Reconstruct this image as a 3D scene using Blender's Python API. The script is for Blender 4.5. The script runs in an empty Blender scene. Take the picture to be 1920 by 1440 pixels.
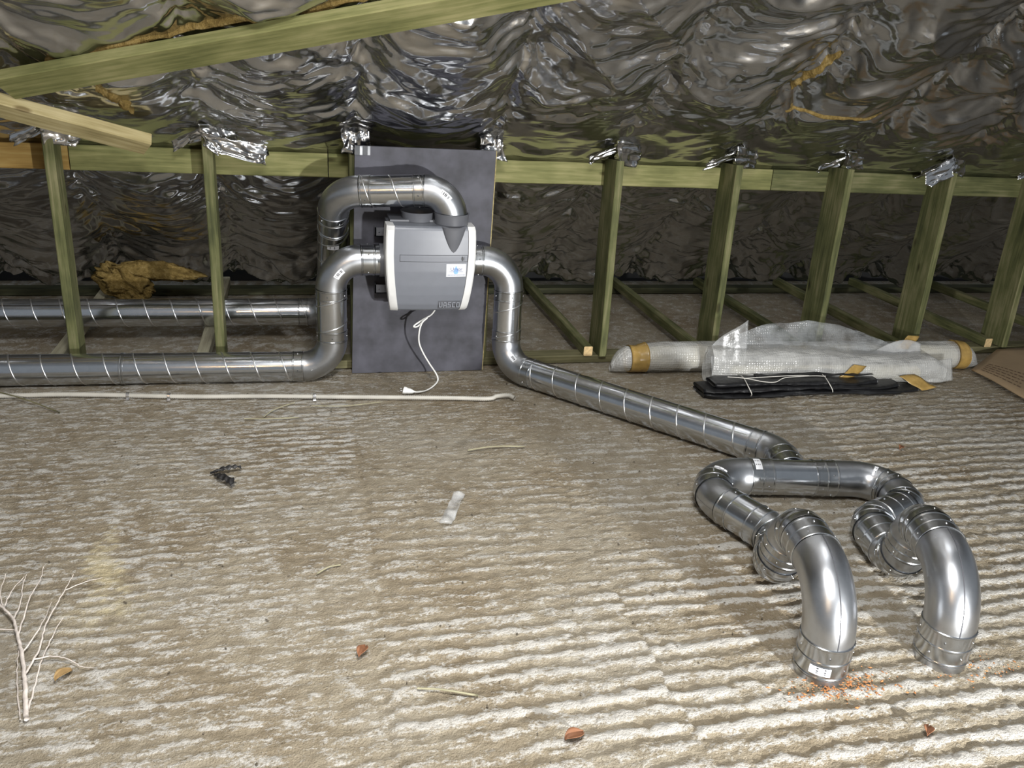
import bpy, math, random
import numpy as np
from mathutils import Vector, Matrix

random.seed(7)
rng = np.random.default_rng(11)
scene = bpy.context.scene
COL = scene.collection

# ---------------------------------------------------------------- camera
cam_data = bpy.data.cameras.new('camera')
cam_data.sensor_fit = 'HORIZONTAL'
cam_data.sensor_width = 36.0
cam_data.lens = 36.0 * 1547.9 / 1920.0
cam_data.clip_start = 0.02
cam = bpy.data.objects.new('camera', cam_data)
COL.objects.link(cam)
RX, DN, FW = (0.971205, -0.229484, 0.064014), (-0.029187, -0.381269, -0.924003), (0.236451, 0.895528, -0.376989)
cam.matrix_world = Matrix(((RX[0], -DN[0], -FW[0], 0.0),
                           (RX[1], -DN[1], -FW[1], 0.0),
                           (RX[2], -DN[2], -FW[2], 1.6554),
                           (0, 0, 0, 1)))
scene.camera = cam

# ---------------------------------------------------------------- world, lamps, exposure
world = bpy.data.worlds.new('world')
scene.world = world
world.use_nodes = True
bg = world.node_tree.nodes['Background']
bg.inputs[0].default_value = (0.86, 0.93, 1.0, 1)
bg.inputs[1].default_value = 0.25


def area_lamp(name, loc, target, size, power, color):
    l = bpy.data.lights.new(name, 'AREA')
    l.shape = 'DISK'
    l.size = size
    l.energy = power
    l.color = color
    o = bpy.data.objects.new(name, l)
    COL.objects.link(o)
    o.location = loc
    o.rotation_euler = (Vector(target) - Vector(loc)).to_track_quat('-Z', 'Y').to_euler()
    return o


# work floodlight standing on the floor to the right of the photographer
area_lamp('work_floodlight', (2.00, -0.90, 0.62), (0.9, 4.0, 0.70), 0.13, 195, (0.99, 0.99, 0.98))
# overhead fill added to brighten the left and centre floor
ridge = area_lamp('overhead_fill', (0.3, 0.5, 3.2), (0.1, 2.2, 0.0), 0.8, 56, (1.0, 0.99, 0.97))
ridge.data.spread = math.radians(110)
# warm bulb hanging in the loft behind the photographer
wb = bpy.data.lights.new('hanging_bulb', 'POINT')
wb.energy = 30
wb.color = (1.0, 0.62, 0.28)
wb.shadow_soft_size = 0.028
wbo = bpy.data.objects.new('hanging_bulb', wb)
COL.objects.link(wbo)
wbo.location = (-0.9, -0.6, 2.3)

vs = scene.view_settings
vs.view_transform = 'Standard'
vs.look = 'None'
vs.gamma = 1.0
vs.use_curve_mapping = False
vs.exposure = 0.06
scene.cycles.max_bounces = 7
scene.cycles.diffuse_bounces = 3
scene.cycles.glossy_bounces = 4
scene.cycles.transparent_max_bounces = 12

# ---------------------------------------------------------------- noise
def _lattice(seed, n=256):
    return np.random.default_rng(seed).uniform(-1, 1, (n, n))


_LAT = {}


def vnoise(x, y, seed=0):
    """smooth value noise in -1..1"""
    if seed not in _LAT:
        _LAT[seed] = _lattice(seed)
    L = _LAT[seed]
    xi = np.floor(x).astype(int)
    yi = np.floor(y).astype(int)
    fx = x - xi
    fy = y - yi
    fx = fx * fx * fx * (fx * (fx * 6 - 15) + 10)
    fy = fy * fy * fy * (fy * (fy * 6 - 15) + 10)
    a = L[xi % 256, yi % 256]
    b = L[(xi + 1) % 256, yi % 256]
    c = L[xi % 256, (yi + 1) % 256]
    d = L[(xi + 1) % 256, (yi + 1) % 256]
    return (a * (1 - fx) + b * fx) * (1 - fy) + (c * (1 - fx) + d * fx) * fy


def fbm(x, y, seed=0, octaves=4):
    s = 0.0
    a = 0.5
    for k in range(octaves):
        s = s + a * vnoise(x * 2 ** k + 17.3 * k, y * 2 ** k - 9.1 * k, seed + k)
        a *= 0.5
    return s


def ridged(x, y, seed=0):
    return 1.0 - 2.0 * np.abs(vnoise(x, y, seed))


def facet(x, y, seed=0):
    """piecewise planar noise on a jittered triangle lattice: flat facets meeting in sharp creases"""
    if seed not in _LAT:
        _LAT[seed] = _lattice(seed)
    L = _LAT[seed]
    k = (x + y) * 0.36602540378
    xs, ys = x + k, y + k
    i, j = np.floor(xs).astype(int), np.floor(ys).astype(int)
    fx, fy = xs - i, ys - j
    up = fx > fy
    a = L[i % 256, j % 256]
    c = L[(i + 1) % 256, (j + 1) % 256]
    b = np.where(up, L[(i + 1) % 256, j % 256], L[i % 256, (j + 1) % 256])
    hi, lo = np.maximum(fx, fy), np.minimum(fx, fy)
    return a * (1 - hi) + b * (hi - lo) + c * lo


# ---------------------------------------------------------------- materials
def new_mat(name):
    m = bpy.data.materials.new(name)
    m.use_nodes = True
    nt = m.node_tree
    return m, nt, nt.nodes['Principled BSDF']


def N(nt, t, **kw):
    n = nt.nodes.new(t)
    for k, v in kw.items():
        setattr(n, k, v)
    return n


def link(nt, a, b):
    nt.links.new(a, b)


def ramp(nt, stops):
    n = nt.nodes.new('ShaderNodeValToRGB')
    el = n.color_ramp.elements
    while len(el) > 1:
        el.remove(el[-1])
    el[0].position, el[0].color = stops[0][0], (*stops[0][1], 1)
    for p, c in stops[1:]:
        e = el.new(p)
        e.color = (*c, 1)
    return n


def noise(nt, vec, scale, detail=3, rough=0.55):
    n = nt.nodes.new('ShaderNodeTexNoise')
    n.inputs['Scale'].default_value = scale
    n.inputs['Detail'].default_value = detail
    n.inputs['Roughness'].default_value = rough
    if vec is not None:
        link(nt, vec, n.inputs['Vector'])
    return n


def coords(nt, scale=(1, 1, 1)):
    tc = nt.nodes.new('ShaderNodeTexCoord')
    mp = nt.nodes.new('ShaderNodeMapping')
    mp.inputs['Scale'].default_value = scale
    link(nt, tc.outputs['Object'], mp.inputs['Vector'])
    return mp.outputs['Vector']


def bump(nt, bsdf, height, strength, dist):
    b = nt.nodes.new('ShaderNodeBump')
    b.inputs['Strength'].default_value = strength
    b.inputs['Distance'].default_value = dist
    link(nt, height, b.inputs['Height'])
    link(nt, b.outputs['Normal'], bsdf.inputs['Normal'])
    return b


def plain(name, color, rough=0.5, metallic=0.0, var=0.08, vscale=20, bumps=0.0):
    m, nt, p = new_mat(name)
    v = coords(nt)
    n = noise(nt, v, vscale)
    c0 = tuple(c * (1 - var) for c in color)
    c1 = tuple(min(1, c * (1 + var)) for c in color)
    r = ramp(nt, [(0.3, c0), (0.7, c1)])
    link(nt, n.outputs['Fac'], r.inputs['Fac'])
    link(nt, r.outputs['Color'], p.inputs['Base Color'])
    p.inputs['Roughness'].default_value = rough
    p.inputs['Metallic'].default_value = metallic
    if bumps:
        bump(nt, p, n.outputs['Fac'], 0.5, bumps)
    return m


def mat_concrete():
    m, nt, p = new_mat('raked concrete')
    v = coords(nt)
    at = N(nt, 'ShaderNodeAttribute', attribute_name='ridge')
    st = N(nt, 'ShaderNodeAttribute', attribute_name='stain')
    fine = noise(nt, coords(nt, (0.75, 1.15, 1.0)), 95, 5, 0.72)
    mid = noise(nt, v, 14, 4, 0.6)
    big = noise(nt, v, 1.7, 3, 0.5)
    # base cement, brown to grey in broad patches
    base = ramp(nt, [(0.32, (0.250, 0.203, 0.137)), (0.52, (0.315, 0.273, 0.203)), (0.72, (0.345, 0.312, 0.252))])
    link(nt, big.outputs['Fac'], base.inputs['Fac'])
    dirt = ramp(nt, [(0.30, (0.72, 0.69, 0.64)), (0.62, (1.0, 1.0, 1.0))])
    link(nt, mid.outputs['Fac'], dirt.inputs['Fac'])
    mul = N(nt, 'ShaderNodeMixRGB', blend_type='MULTIPLY')
    mul.inputs['Fac'].default_value = 1
    link(nt, base.outputs['Color'], mul.inputs[1])
    link(nt, dirt.outputs['Color'], mul.inputs[2])
    # scraped pale ridges
    add = N(nt, 'ShaderNodeMath', operation='MULTIPLY_ADD')
    add.inputs[1].default_value = 2.6
    add.inputs[2].default_value = -1.32
    link(nt, fine.outputs['Fac'], add.inputs[0])
    sm = N(nt, 'ShaderNodeMath', operation='ADD')
    link(nt, add.outputs[0], sm.inputs[0])
    link(nt, at.outputs['Fac'], sm.inputs[1])
    rr = ramp(nt, [(0.34, (0, 0, 0)), (0.78, (1, 1, 1))])
    link(nt, sm.outputs[0], rr.inputs['Fac'])
    mx = N(nt, 'ShaderNodeMixRGB')
    link(nt, rr.outputs['Color'], mx.inputs['Fac'])
    link(nt, mul.outputs['Color'], mx.inputs[1])
    mx.inputs[2].default_value = (0.485, 0.465, 0.425, 1)
    # speckle
    spk = noise(nt, v, 160, 2, 0.6)
    sr = ramp(nt, [(0.27, (0.35, 0.32, 0.27)), (0.36, (1, 1, 1))])
    link(nt, spk.outputs['Fac'], sr.inputs['Fac'])
    m2 = N(nt, 'ShaderNodeMixRGB', blend_type='MULTIPLY')
    m2.inputs['Fac'].default_value = 0.8
    link(nt, mx.outputs['Color'], m2.inputs[1])
    link(nt, sr.outputs['Color'], m2.inputs[2])
    # pale yellow dust spill
    m3 = N(nt, 'ShaderNodeMixRGB')
    link(nt, st.outputs['Fac'], m3.inputs['Fac'])
    link(nt, m2.outputs['Color'], m3.inputs[1])
    m3.inputs[2].default_value = (0.58, 0.50, 0.31, 1)
    link(nt, m3.outputs['Color'], p.inputs['Base Color'])
    p.inputs['Roughness'].default_value = 0.85
    p.inputs['Specular IOR Level'].default_value = 0.25
    ms = N(nt, 'ShaderNodeMath', operation='ADD')
    link(nt, fine.outputs['Fac'], ms.inputs[0])
    link(nt, spk.outputs['Fac'], ms.inputs[1])
    bump(nt, p, ms.outputs[0], 0.75, 0.010)
    return m


def mat_foil():
    m, nt, p = new_mat('crinkled foil')
    p.inputs['Metallic'].default_value = 1
    v = coords(nt, (1, 1, 1))
    n0 = noise(nt, v, 3.0, 3, 0.5)
    r = ramp(nt, [(0.3, (0.53, 0.535, 0.545)), (0.7, (0.66, 0.665, 0.675))])
    link(nt, n0.outputs['Fac'], r.inputs['Fac'])
    link(nt, r.outputs['Color'], p.inputs['Base Color'])
    p.inputs['Roughness'].default_value = 0.18
    v2 = coords(nt, (0.7, 3.2, 3.2))
    n1 = noise(nt, v2, 9, 5, 0.6)
    n1.noise_type = 'RIDGED_MULTIFRACTAL'
    n1.normalize = True
    bump(nt, p, n1.outputs['Fac'], 0.38, 0.007)
    return m


def mat_steel(name='galvanised steel', rough=0.18, tint=(0.62, 0.645, 0.68)):
    m, nt, p = new_mat(name)
    p.inputs['Metallic'].default_value = 1
    v = coords(nt)
    vo = nt.nodes.new('ShaderNodeTexVoronoi')
    vo.inputs['Scale'].default_value = 55
    link(nt, v, vo.inputs['Vector'])
    n = noise(nt, v, 6, 4, 0.6)
    mxv = N(nt, 'ShaderNodeMixRGB')
    mxv.inputs['Fac'].default_value = 0.6
    link(nt, vo.outputs['Color'], mxv.inputs[1])
    link(nt, n.outputs['Fac'], mxv.inputs[2])
    r = ramp(nt, [(0.25, tuple(c * 0.95 for c in tint)), (0.75, tuple(min(1, c * 1.04) for c in tint))])
    link(nt, mxv.outputs['Color'], r.inputs['Fac'])
    link(nt, r.outputs['Color'], p.inputs['Base Color'])
    rr = N(nt, 'ShaderNodeMapRange')
    rr.inputs['From Min'].default_value = 0.3
    rr.inputs['From Max'].default_value = 0.7
    rr.inputs['To Min'].default_value = rough * 0.88
    rr.inputs['To Max'].default_value = rough * 1.15
    link(nt, n.outputs['Fac'], rr.inputs['Value'])
    link(nt, rr.outputs['Result'], p.inputs['Roughness'])
    return m


def mat_timber(name, dark, mid, light):
    """sawn softwood: grain runs along local X"""
    m, nt, p = new_mat(name)
    oi = nt.nodes.new('ShaderNodeObjectInfo')
    tc = nt.nodes.new('ShaderNodeTexCoord')
    off = N(nt, 'ShaderNodeVectorMath', operation='ADD')
    cmb = nt.nodes.new('ShaderNodeCombineXYZ')
    mu = N(nt, 'ShaderNodeMath', operation='MULTIPLY')
    mu.inputs[1].default_value = 40
    link(nt, oi.outputs['Random'], mu.inputs[0])
    for k in range(3):
        link(nt, mu.outputs[0], cmb.inputs[k])
    link(nt, tc.outputs['Object'], off.inputs[0])
    link(nt, cmb.outputs[0], off.inputs[1])
    mp = nt.nodes.new('ShaderNodeMapping')
    mp.inputs['Scale'].default_value = (1.6, 30, 30)
    link(nt, off.outputs[0], mp.inputs['Vector'])
    g = noise(nt, mp.outputs['Vector'], 2.2, 5, 0.62)
    mp2 = nt.nodes.new('ShaderNodeMapping')
    mp2.inputs['Scale'].default_value = (3.0, 6, 6)
    link(nt, off.outputs[0], mp2.inputs['Vector'])
    b = noise(nt, mp2.outputs['Vector'], 1.3, 3, 0.5)
    sm = N(nt, 'ShaderNodeMath', operation='ADD')
    link(nt, g.outputs['Fac'], sm.inputs[0])
    link(nt, b.outputs['Fac'], sm.inputs[1])
    r = ramp(nt, [(0.36, dark), (0.50, mid), (0.66, light)])
    hf = N(nt, 'ShaderNodeMath', operation='MULTIPLY')
    hf.inputs[1].default_value = 0.5
    link(nt, sm.outputs[0], hf.inputs[0])
    link(nt, hf.outputs[0], r.inputs['Fac'])
    # knots
    mp3 = nt.nodes.new('ShaderNodeMapping')
    mp3.inputs['Scale'].default_value = (3.2, 8, 8)
    link(nt, off.outputs[0], mp3.inputs['Vector'])
    vo = nt.nodes.new('ShaderNodeTexVoronoi')
    vo.inputs['Scale'].default_value = 1.0
    link(nt, mp3.outputs['Vector'], vo.inputs['Vector'])
    kr = ramp(nt, [(0.07, (0.30, 0.24, 0.17)), (0.13, (1, 1, 1))])
    link(nt, vo.outputs['Distance'], kr.inputs['Fac'])
    mul = N(nt, 'ShaderNodeMixRGB', blend_type='MULTIPLY')
    mul.inputs['Fac'].default_value = 0.75
    link(nt, r.outputs['Color'], mul.inputs[1])
    link(nt, kr.outputs['Color'], mul.inputs[2])
    link(nt, mul.outputs['Color'], p.inputs['Base Color'])
    p.inputs['Roughness'].default_value = 0.75
    p.inputs['Specular IOR Level'].default_value = 0.3
    bump(nt, p, g.outputs['Fac'], 0.35, 0.003)
    return m


def mat_plastic_wrap(name, tint, alpha, bubbles, scale=62):
    m, nt, p = new_mat(name)
    out = nt.nodes['Material Output']
    v = coords(nt)
    p.inputs['Base Color'].default_value = (*tint, 1)
    p.inputs['Roughness'].default_value = 0.22
    p.inputs['Specular IOR Level'].default_value = 0.7
    n = noise(nt, v, 7, 4, 0.6)
    h = n.outputs['Fac']
    if bubbles:
        vo = nt.nodes.new('ShaderNodeTexVoronoi')
        vo.inputs['Scale'].default_value = scale
        vo.inputs['Randomness'].default_value = 0.25
        link(nt, v, vo.inputs['Vector'])
        inv = N(nt, 'ShaderNodeMath', operation='SUBTRACT')
        inv.inputs[0].default_value = 1.0
        link(nt, vo.outputs['Distance'], inv.inputs[1])
        ad = N(nt, 'ShaderNodeMath', operation='MULTIPLY_ADD')
        ad.inputs[1].default_value = 0.8
        link(nt, inv.outputs[0], ad.inputs[0])
        link(nt, n.outputs['Fac'], ad.inputs[2])
        h = ad.outputs[0]
    b = bump(nt, p, h, 0.7, 0.008)
    tr = nt.nodes.new('ShaderNodeBsdfTransparent')
    mx = nt.nodes.new('ShaderNodeMixShader')
    mr = N(nt, 'ShaderNodeMapRange')
    mr.inputs['From Min'].default_value = 0.35
    mr.inputs['From Max'].default_value = 0.65
    mr.inputs['To Min'].default_value = max(0, alpha - 0.15)
    mr.inputs['To Max'].default_value = min(1, alpha + 0.15)
    link(nt, n.outputs['Fac'], mr.inputs['Value'])
    link(nt, mr.outputs['Result'], mx.inputs['Fac'])
    link(nt, tr.outputs[0], mx.inputs[1])
    link(nt, p.outputs[0], mx.inputs[2])
    link(nt, mx.outputs[0], out.inputs['Surface'])
    return m


def mat_wool():
    m, nt, p = new_mat('mineral wool')
    v = coords(nt)
    n = noise(nt, v, 38, 5, 0.7)
    r = ramp(nt, [(0.3, (0.10, 0.065, 0.02)), (0.55, (0.25, 0.175, 0.06)), (0.75, (0.38, 0.29, 0.13))])
    link(nt, n.outputs['Fac'], r.inputs['Fac'])
    link(nt, r.outputs['Color'], p.inputs['Base Color'])
    p.inputs['Roughness'].default_value = 1.0
    p.inputs['Specular IOR Level'].default_value = 0.05
    bump(nt, p, n.outputs['Fac'], 1.0, 0.02)
    return m


M_CONC = mat_concrete()
M_FOIL = mat_foil()
M_STEEL = mat_steel()
M_ELBOW = mat_steel('pressed elbow steel', 0.31, (0.49, 0.505, 0.53))
M_BAND = mat_steel('galvanised coupling', 0.22, (0.50, 0.515, 0.53))
M_SEAM = mat_steel('rolled lock seam', 0.30, (0.72, 0.73, 0.74))
M_SCREW = mat_steel('screw zinc', 0.22, (0.75, 0.76, 0.78))
M_GREEN = mat_timber('treated green timber', (0.046, 0.052, 0.020), (0.108, 0.113, 0.045), (0.215, 0.198, 0.105))
M_RAIL = mat_timber('treated rail timber', (0.110, 0.115, 0.040), (0.190, 0.190, 0.073), (0.30, 0.28, 0.13))
M_AMBER = mat_timber('amber rail timber', (0.20, 0.12, 0.03), (0.30, 0.19, 0.055), (0.38, 0.28, 0.10))
M_PALE = mat_timber('pale timber', (0.22, 0.18, 0.08), (0.36, 0.30, 0.145), (0.48, 0.41, 0.23))
M_GREY = mat_timber('weathered grey timber', (0.22, 0.20, 0.14), (0.34, 0.32, 0.23), (0.44, 0.41, 0.31))
M_PLATE = mat_timber('dark plate timber', (0.075, 0.07, 0.035), (0.14, 0.13, 0.065), (0.22, 0.20, 0.11))
M_PLATESHADE = mat_timber('shaded plate timber', (0.02, 0.022, 0.012), (0.04, 0.042, 0.02), (0.07, 0.068, 0.035))  # plate timber with the eaves shade darkened into its colour
M_CUT = plain('fresh cut end grain', (0.55, 0.40, 0.20), 0.8, var=0.2, vscale=60)
M_WOOL = mat_wool()
M_BOARD = plain('dark sheathing board', (0.052, 0.052, 0.066), 0.62, var=0.42, vscale=9, bumps=0.002)
M_BOARDEDGE = plain('board edge', (0.19, 0.19, 0.21), 0.6, var=0.2)
M_COVER = plain('grey plastic cover', (0.165, 0.176, 0.202), 0.38, var=0.03)
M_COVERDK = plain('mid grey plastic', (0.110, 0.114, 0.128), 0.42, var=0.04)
M_WHITE = plain('white plastic', (0.70, 0.70, 0.69), 0.35, var=0.02)
M_BLACK = plain('black plastic', (0.012, 0.012, 0.014), 0.4, var=0.2)
M_GAP = plain('dark joint', (0.05, 0.052, 0.06), 0.6)
M_CORD = plain('white cable sheath', (0.80, 0.80, 0.77), 0.4, var=0.03)
M_CONDUIT = plain('off white conduit', (0.46, 0.44, 0.39), 0.5, var=0.12, vscale=9)
M_LABEL = plain('white paper label', (0.74, 0.75, 0.78), 0.5, var=0.02)
M_INK = plain('black ink', (0.03, 0.03, 0.035), 0.6)
M_BLUE = plain('blue ink', (0.10, 0.22, 0.62), 0.5)
M_GREYINK = plain('grey ink', (0.18, 0.21, 0.34), 0.5)
M_WRAP = mat_plastic_wrap('bubble wrap body', (0.56, 0.56, 0.54), 0.55, True, 70)
M_WRAPCLEAR = mat_plastic_wrap('clear bubble sheet', (0.46, 0.48, 0.49), 0.24, True, 75)
M_FILM = mat_plastic_wrap('clear film', (0.62, 0.63, 0.63), 0.28, False)
M_FOAM = plain('cream foam core', (0.60, 0.56, 0.43), 0.8, var=0.08)
M_TAPE = plain('brown parcel tape', (0.34, 0.22, 0.065), 0.25, var=0.22, vscale=25)
M_TARP = plain('black polythene', (0.007, 0.007, 0.008), 0.42, var=0.3, vscale=30, bumps=0.006)
M_STRING = plain('white string', (0.62, 0.60, 0.55), 0.8)
M_CARD = plain('brown cardboard', (0.30, 0.215, 0.125), 0.8, var=0.10, vscale=6)
M_TWIG = plain('bleached twig', (0.60, 0.54, 0.49), 0.7, var=0.25, vscale=40)
M_LEAF = plain('dry brown leaf', (0.24, 0.105, 0.05), 0.7, var=0.25)
M_OCHRE = plain('ochre leaf', (0.34, 0.22, 0.09), 0.8, var=0.2)
M_STRAW = plain('dry straw', (0.30, 0.28, 0.18), 0.7, var=0.2)
M_FEATHER = plain('black feather', (0.018, 0.017, 0.017), 0.5, var=0.5, vscale=60)
M_CHIP = plain('rusty orange chips', (0.36, 0.15, 0.05), 0.8, var=0.4, vscale=80)
M_SPECK = plain('dark floor crumbs', (0.085, 0.07, 0.05), 0.9, var=0.4)
M_DARK = plain('eaves shade black', (0.02, 0.02, 0.02), 0.9)  # near-black colour standing in for the shade in the eaves gap


# ---------------------------------------------------------------- mesh helpers
def mesh_from(name, verts, faces, smooth=True):
    me = bpy.data.meshes.new(name)
    me.from_pydata([tuple(v) for v in verts], [], [tuple(f) for f in faces])
    if smooth:
        me.polygons.foreach_set('use_smooth', [True] * len(me.polygons))
    me.update()
    return me


def wloc(o):
    p = Vector((0, 0, 0))
    while o is not None:
        p += o.location
        o = o.parent
    return p


def add(name, verts, faces, mat, parent=None, smooth=True, origin=None, sharp=None):
    """verts in world coordinates; object origin at the parent's (or at the base centre of a thing)"""
    V = np.asarray(verts, float)
    if parent is not None:
        o0 = np.array(wloc(parent))
    elif origin is not None:
        o0 = np.array(origin, float)
    else:
        o0 = np.array([V[:, 0].mean(), V[:, 1].mean(), V[:, 2].min()])
    me = mesh_from(name, V - o0, faces, smooth)
    me.materials.append(mat)
    if sharp is not None:
        me.set_sharp_from_angle(angle=math.radians(sharp))
    ob = bpy.data.objects.new(name, me)
    COL.objects.link(ob)
    if parent is not None:
        ob.parent = parent
    else:
        ob.location = tuple(o0)
    return ob


def empty(name, loc):
    o = bpy.data.objects.new(name, None)
    COL.objects.link(o)
    o.location = loc
    o.empty_display_size = 0.1
    return o


def tag(o, label=None, cat=None, group=None, kind=None):
    if label:
        o['label'] = label
    if cat:
        o['category'] = cat
    if group:
        o['group'] = group
    if kind:
        o['kind'] = kind
    return o


class MB:
    def __init__(self):
        self.v, self.f = [], []

    def add(self, v, f):
        k = len(self.v)
        self.v += [tuple(p) for p in v]
        self.f += [tuple(i + k for i in q) for q in f]
        return self

    def box(self, x0, x1, y0, y1, z0, z1):
        return self.add([(x0, y0, z0), (x1, y0, z0), (x1, y1, z0), (x0, y1, z0),
                         (x0, y0, z1), (x1, y0, z1), (x1, y1, z1), (x0, y1, z1)],
                        [(0, 3, 2, 1), (4, 5, 6, 7), (0, 1, 5, 4), (1, 2, 6, 5), (2, 3, 7, 6), (3, 0, 4, 7)])


def grid_faces(nu, nv, wrap_u=False, wrap_v=False):
    f = []
    for i in range(nu if wrap_u else nu - 1):
        i2 = (i + 1) % nu
        for j in range(nv if wrap_v else nv - 1):
            j2 = (j + 1) % nv
            f.append((i * nv + j, i2 * nv + j, i2 * nv + j2, i * nv + j2))
    return f


def frames(pts):
    """parallel transported frames along a polyline"""
    P = [Vector(p) for p in pts]
    T = []
    for i in range(len(P)):
        a = P[max(0, i - 1)]
        b = P[min(len(P) - 1, i + 1)]
        T.append((b - a).normalized())
    up = Vector((0, 0, 1))
    if abs(T[0].dot(up)) > 0.95:
        up = Vector((0, -1, 0))
    n = (up - T[0] * up.dot(T[0])).normalized()
    out = []
    for i in range(len(P)):
        n = (n - T[i] * n.dot(T[i])).normalized()
        out.append((P[i], T[i], n, T[i].cross(n)))
    return out


def sweep(pts, radius, seg=10, caps=True, closed_prof=None):
    """tube along points; radius number or list. returns verts, faces"""
    fr = frames(pts)
    rad = radius if hasattr(radius, '__len__') else [radius] * len(fr)
    v = []
    for (p, t, n, b), r in zip(fr, rad):
        for k in range(seg):
            a = 2 * math.pi * k / seg
            v.append(p + n * (r * math.cos(a)) + b * (r * math.sin(a)))
    f = [tuple(reversed(q)) for q in grid_faces(len(fr), seg, wrap_v=True)]
    if caps:
        f.append(tuple(range(seg)))
        f.append(tuple(reversed(range((len(fr) - 1) * seg, len(fr) * seg))))
    return v, f


def catmull(pts, n=8):
    P = [Vector(p) for p in pts]
    P = [P[0] * 2 - P[1]] + P + [P[-1] * 2 - P[-2]]
    out = []
    for i in range(1, len(P) - 2):
        a, b, c, d = P[i - 1:i + 3]
        for k in range(n):
            t = k / n
            out.append(0.5 * ((2 * b) + (c - a) * t + (2 * a - 5 * b + 4 * c - d) * t * t + (3 * b - a - 3 * c + d) * t ** 3))
    out.append(P[-2])
    return out


def bevel_box_mesh(L, W, H, b=0.004, wob=0.0, seed=0, nx=1):
    """box along local X from 0..L, centred on Y, Z; chamfered long edges and slight waviness"""
    r = random.Random(seed)
    prof = [(-W / 2 + b, -H / 2), (W / 2 - b, -H / 2), (W / 2, -H / 2 + b), (W / 2, H / 2 - b),
            (W / 2 - b, H / 2), (-W / 2 + b, H / 2), (-W / 2, H / 2 - b), (-W / 2, -H / 2 + b)]
    v = []
    for i in range(nx + 1):
        oy, oz = r.uniform(-wob, wob), r.uniform(-wob, wob)
        if i in (0, nx):
            oy = oz = 0
        for y, z in prof:
            v.append((L * i / nx, y + oy, z + oz))
    f = [tuple(reversed(q)) for q in grid_faces(nx + 1, 8, wrap_v=True)]
    f.append(tuple(range(8)))
    f.append(tuple(reversed(range(nx * 8, nx * 8 + 8))))
    return v, [tuple(reversed(q)) for q in f]


def timber(name, A, B, width_dir, W, H, mat, parent=None, cut=None, nx=6):
    """timber from A to B; W measured along width_dir, H across it"""
    A, B = Vector(A), Vector(B)
    X = (B - A)
    L = X.length
    X.normalize()
    wd = Vector(width_dir)
    Y = (wd - X * wd.dot(X)).normalized()
    Z = X.cross(Y)
    v, f = bevel_box_mesh(L, W, H, 0.004, 0.0015, int(abs(A.x * 977 + A.y * 131)) + 3, nx)
    me = mesh_from(name, v, f, False)
    me.materials.append(mat)
    if cut:
        me.materials.append(cut)
        for p in me.polygons:
            if len(p.vertices) == 8:
                p.material_index = 1
    o = bpy.data.objects.new(name, me)
    COL.objects.link(o)
    o.matrix_world = Matrix(((X.x, Y.x, Z.x, A.x), (X.y, Y.y, Z.y, A.y), (X.z, Y.z, Z.z, A.z), (0, 0, 0, 1)))
    if parent is not None:
        o.parent = parent
    return o


# ================================================================ FLOOR
SEAMS = [-3.0, -1.75, -0.72, 0.19, 0.97, 1.98, 2.95, 3.9, 4.9, 6.0]


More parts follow.
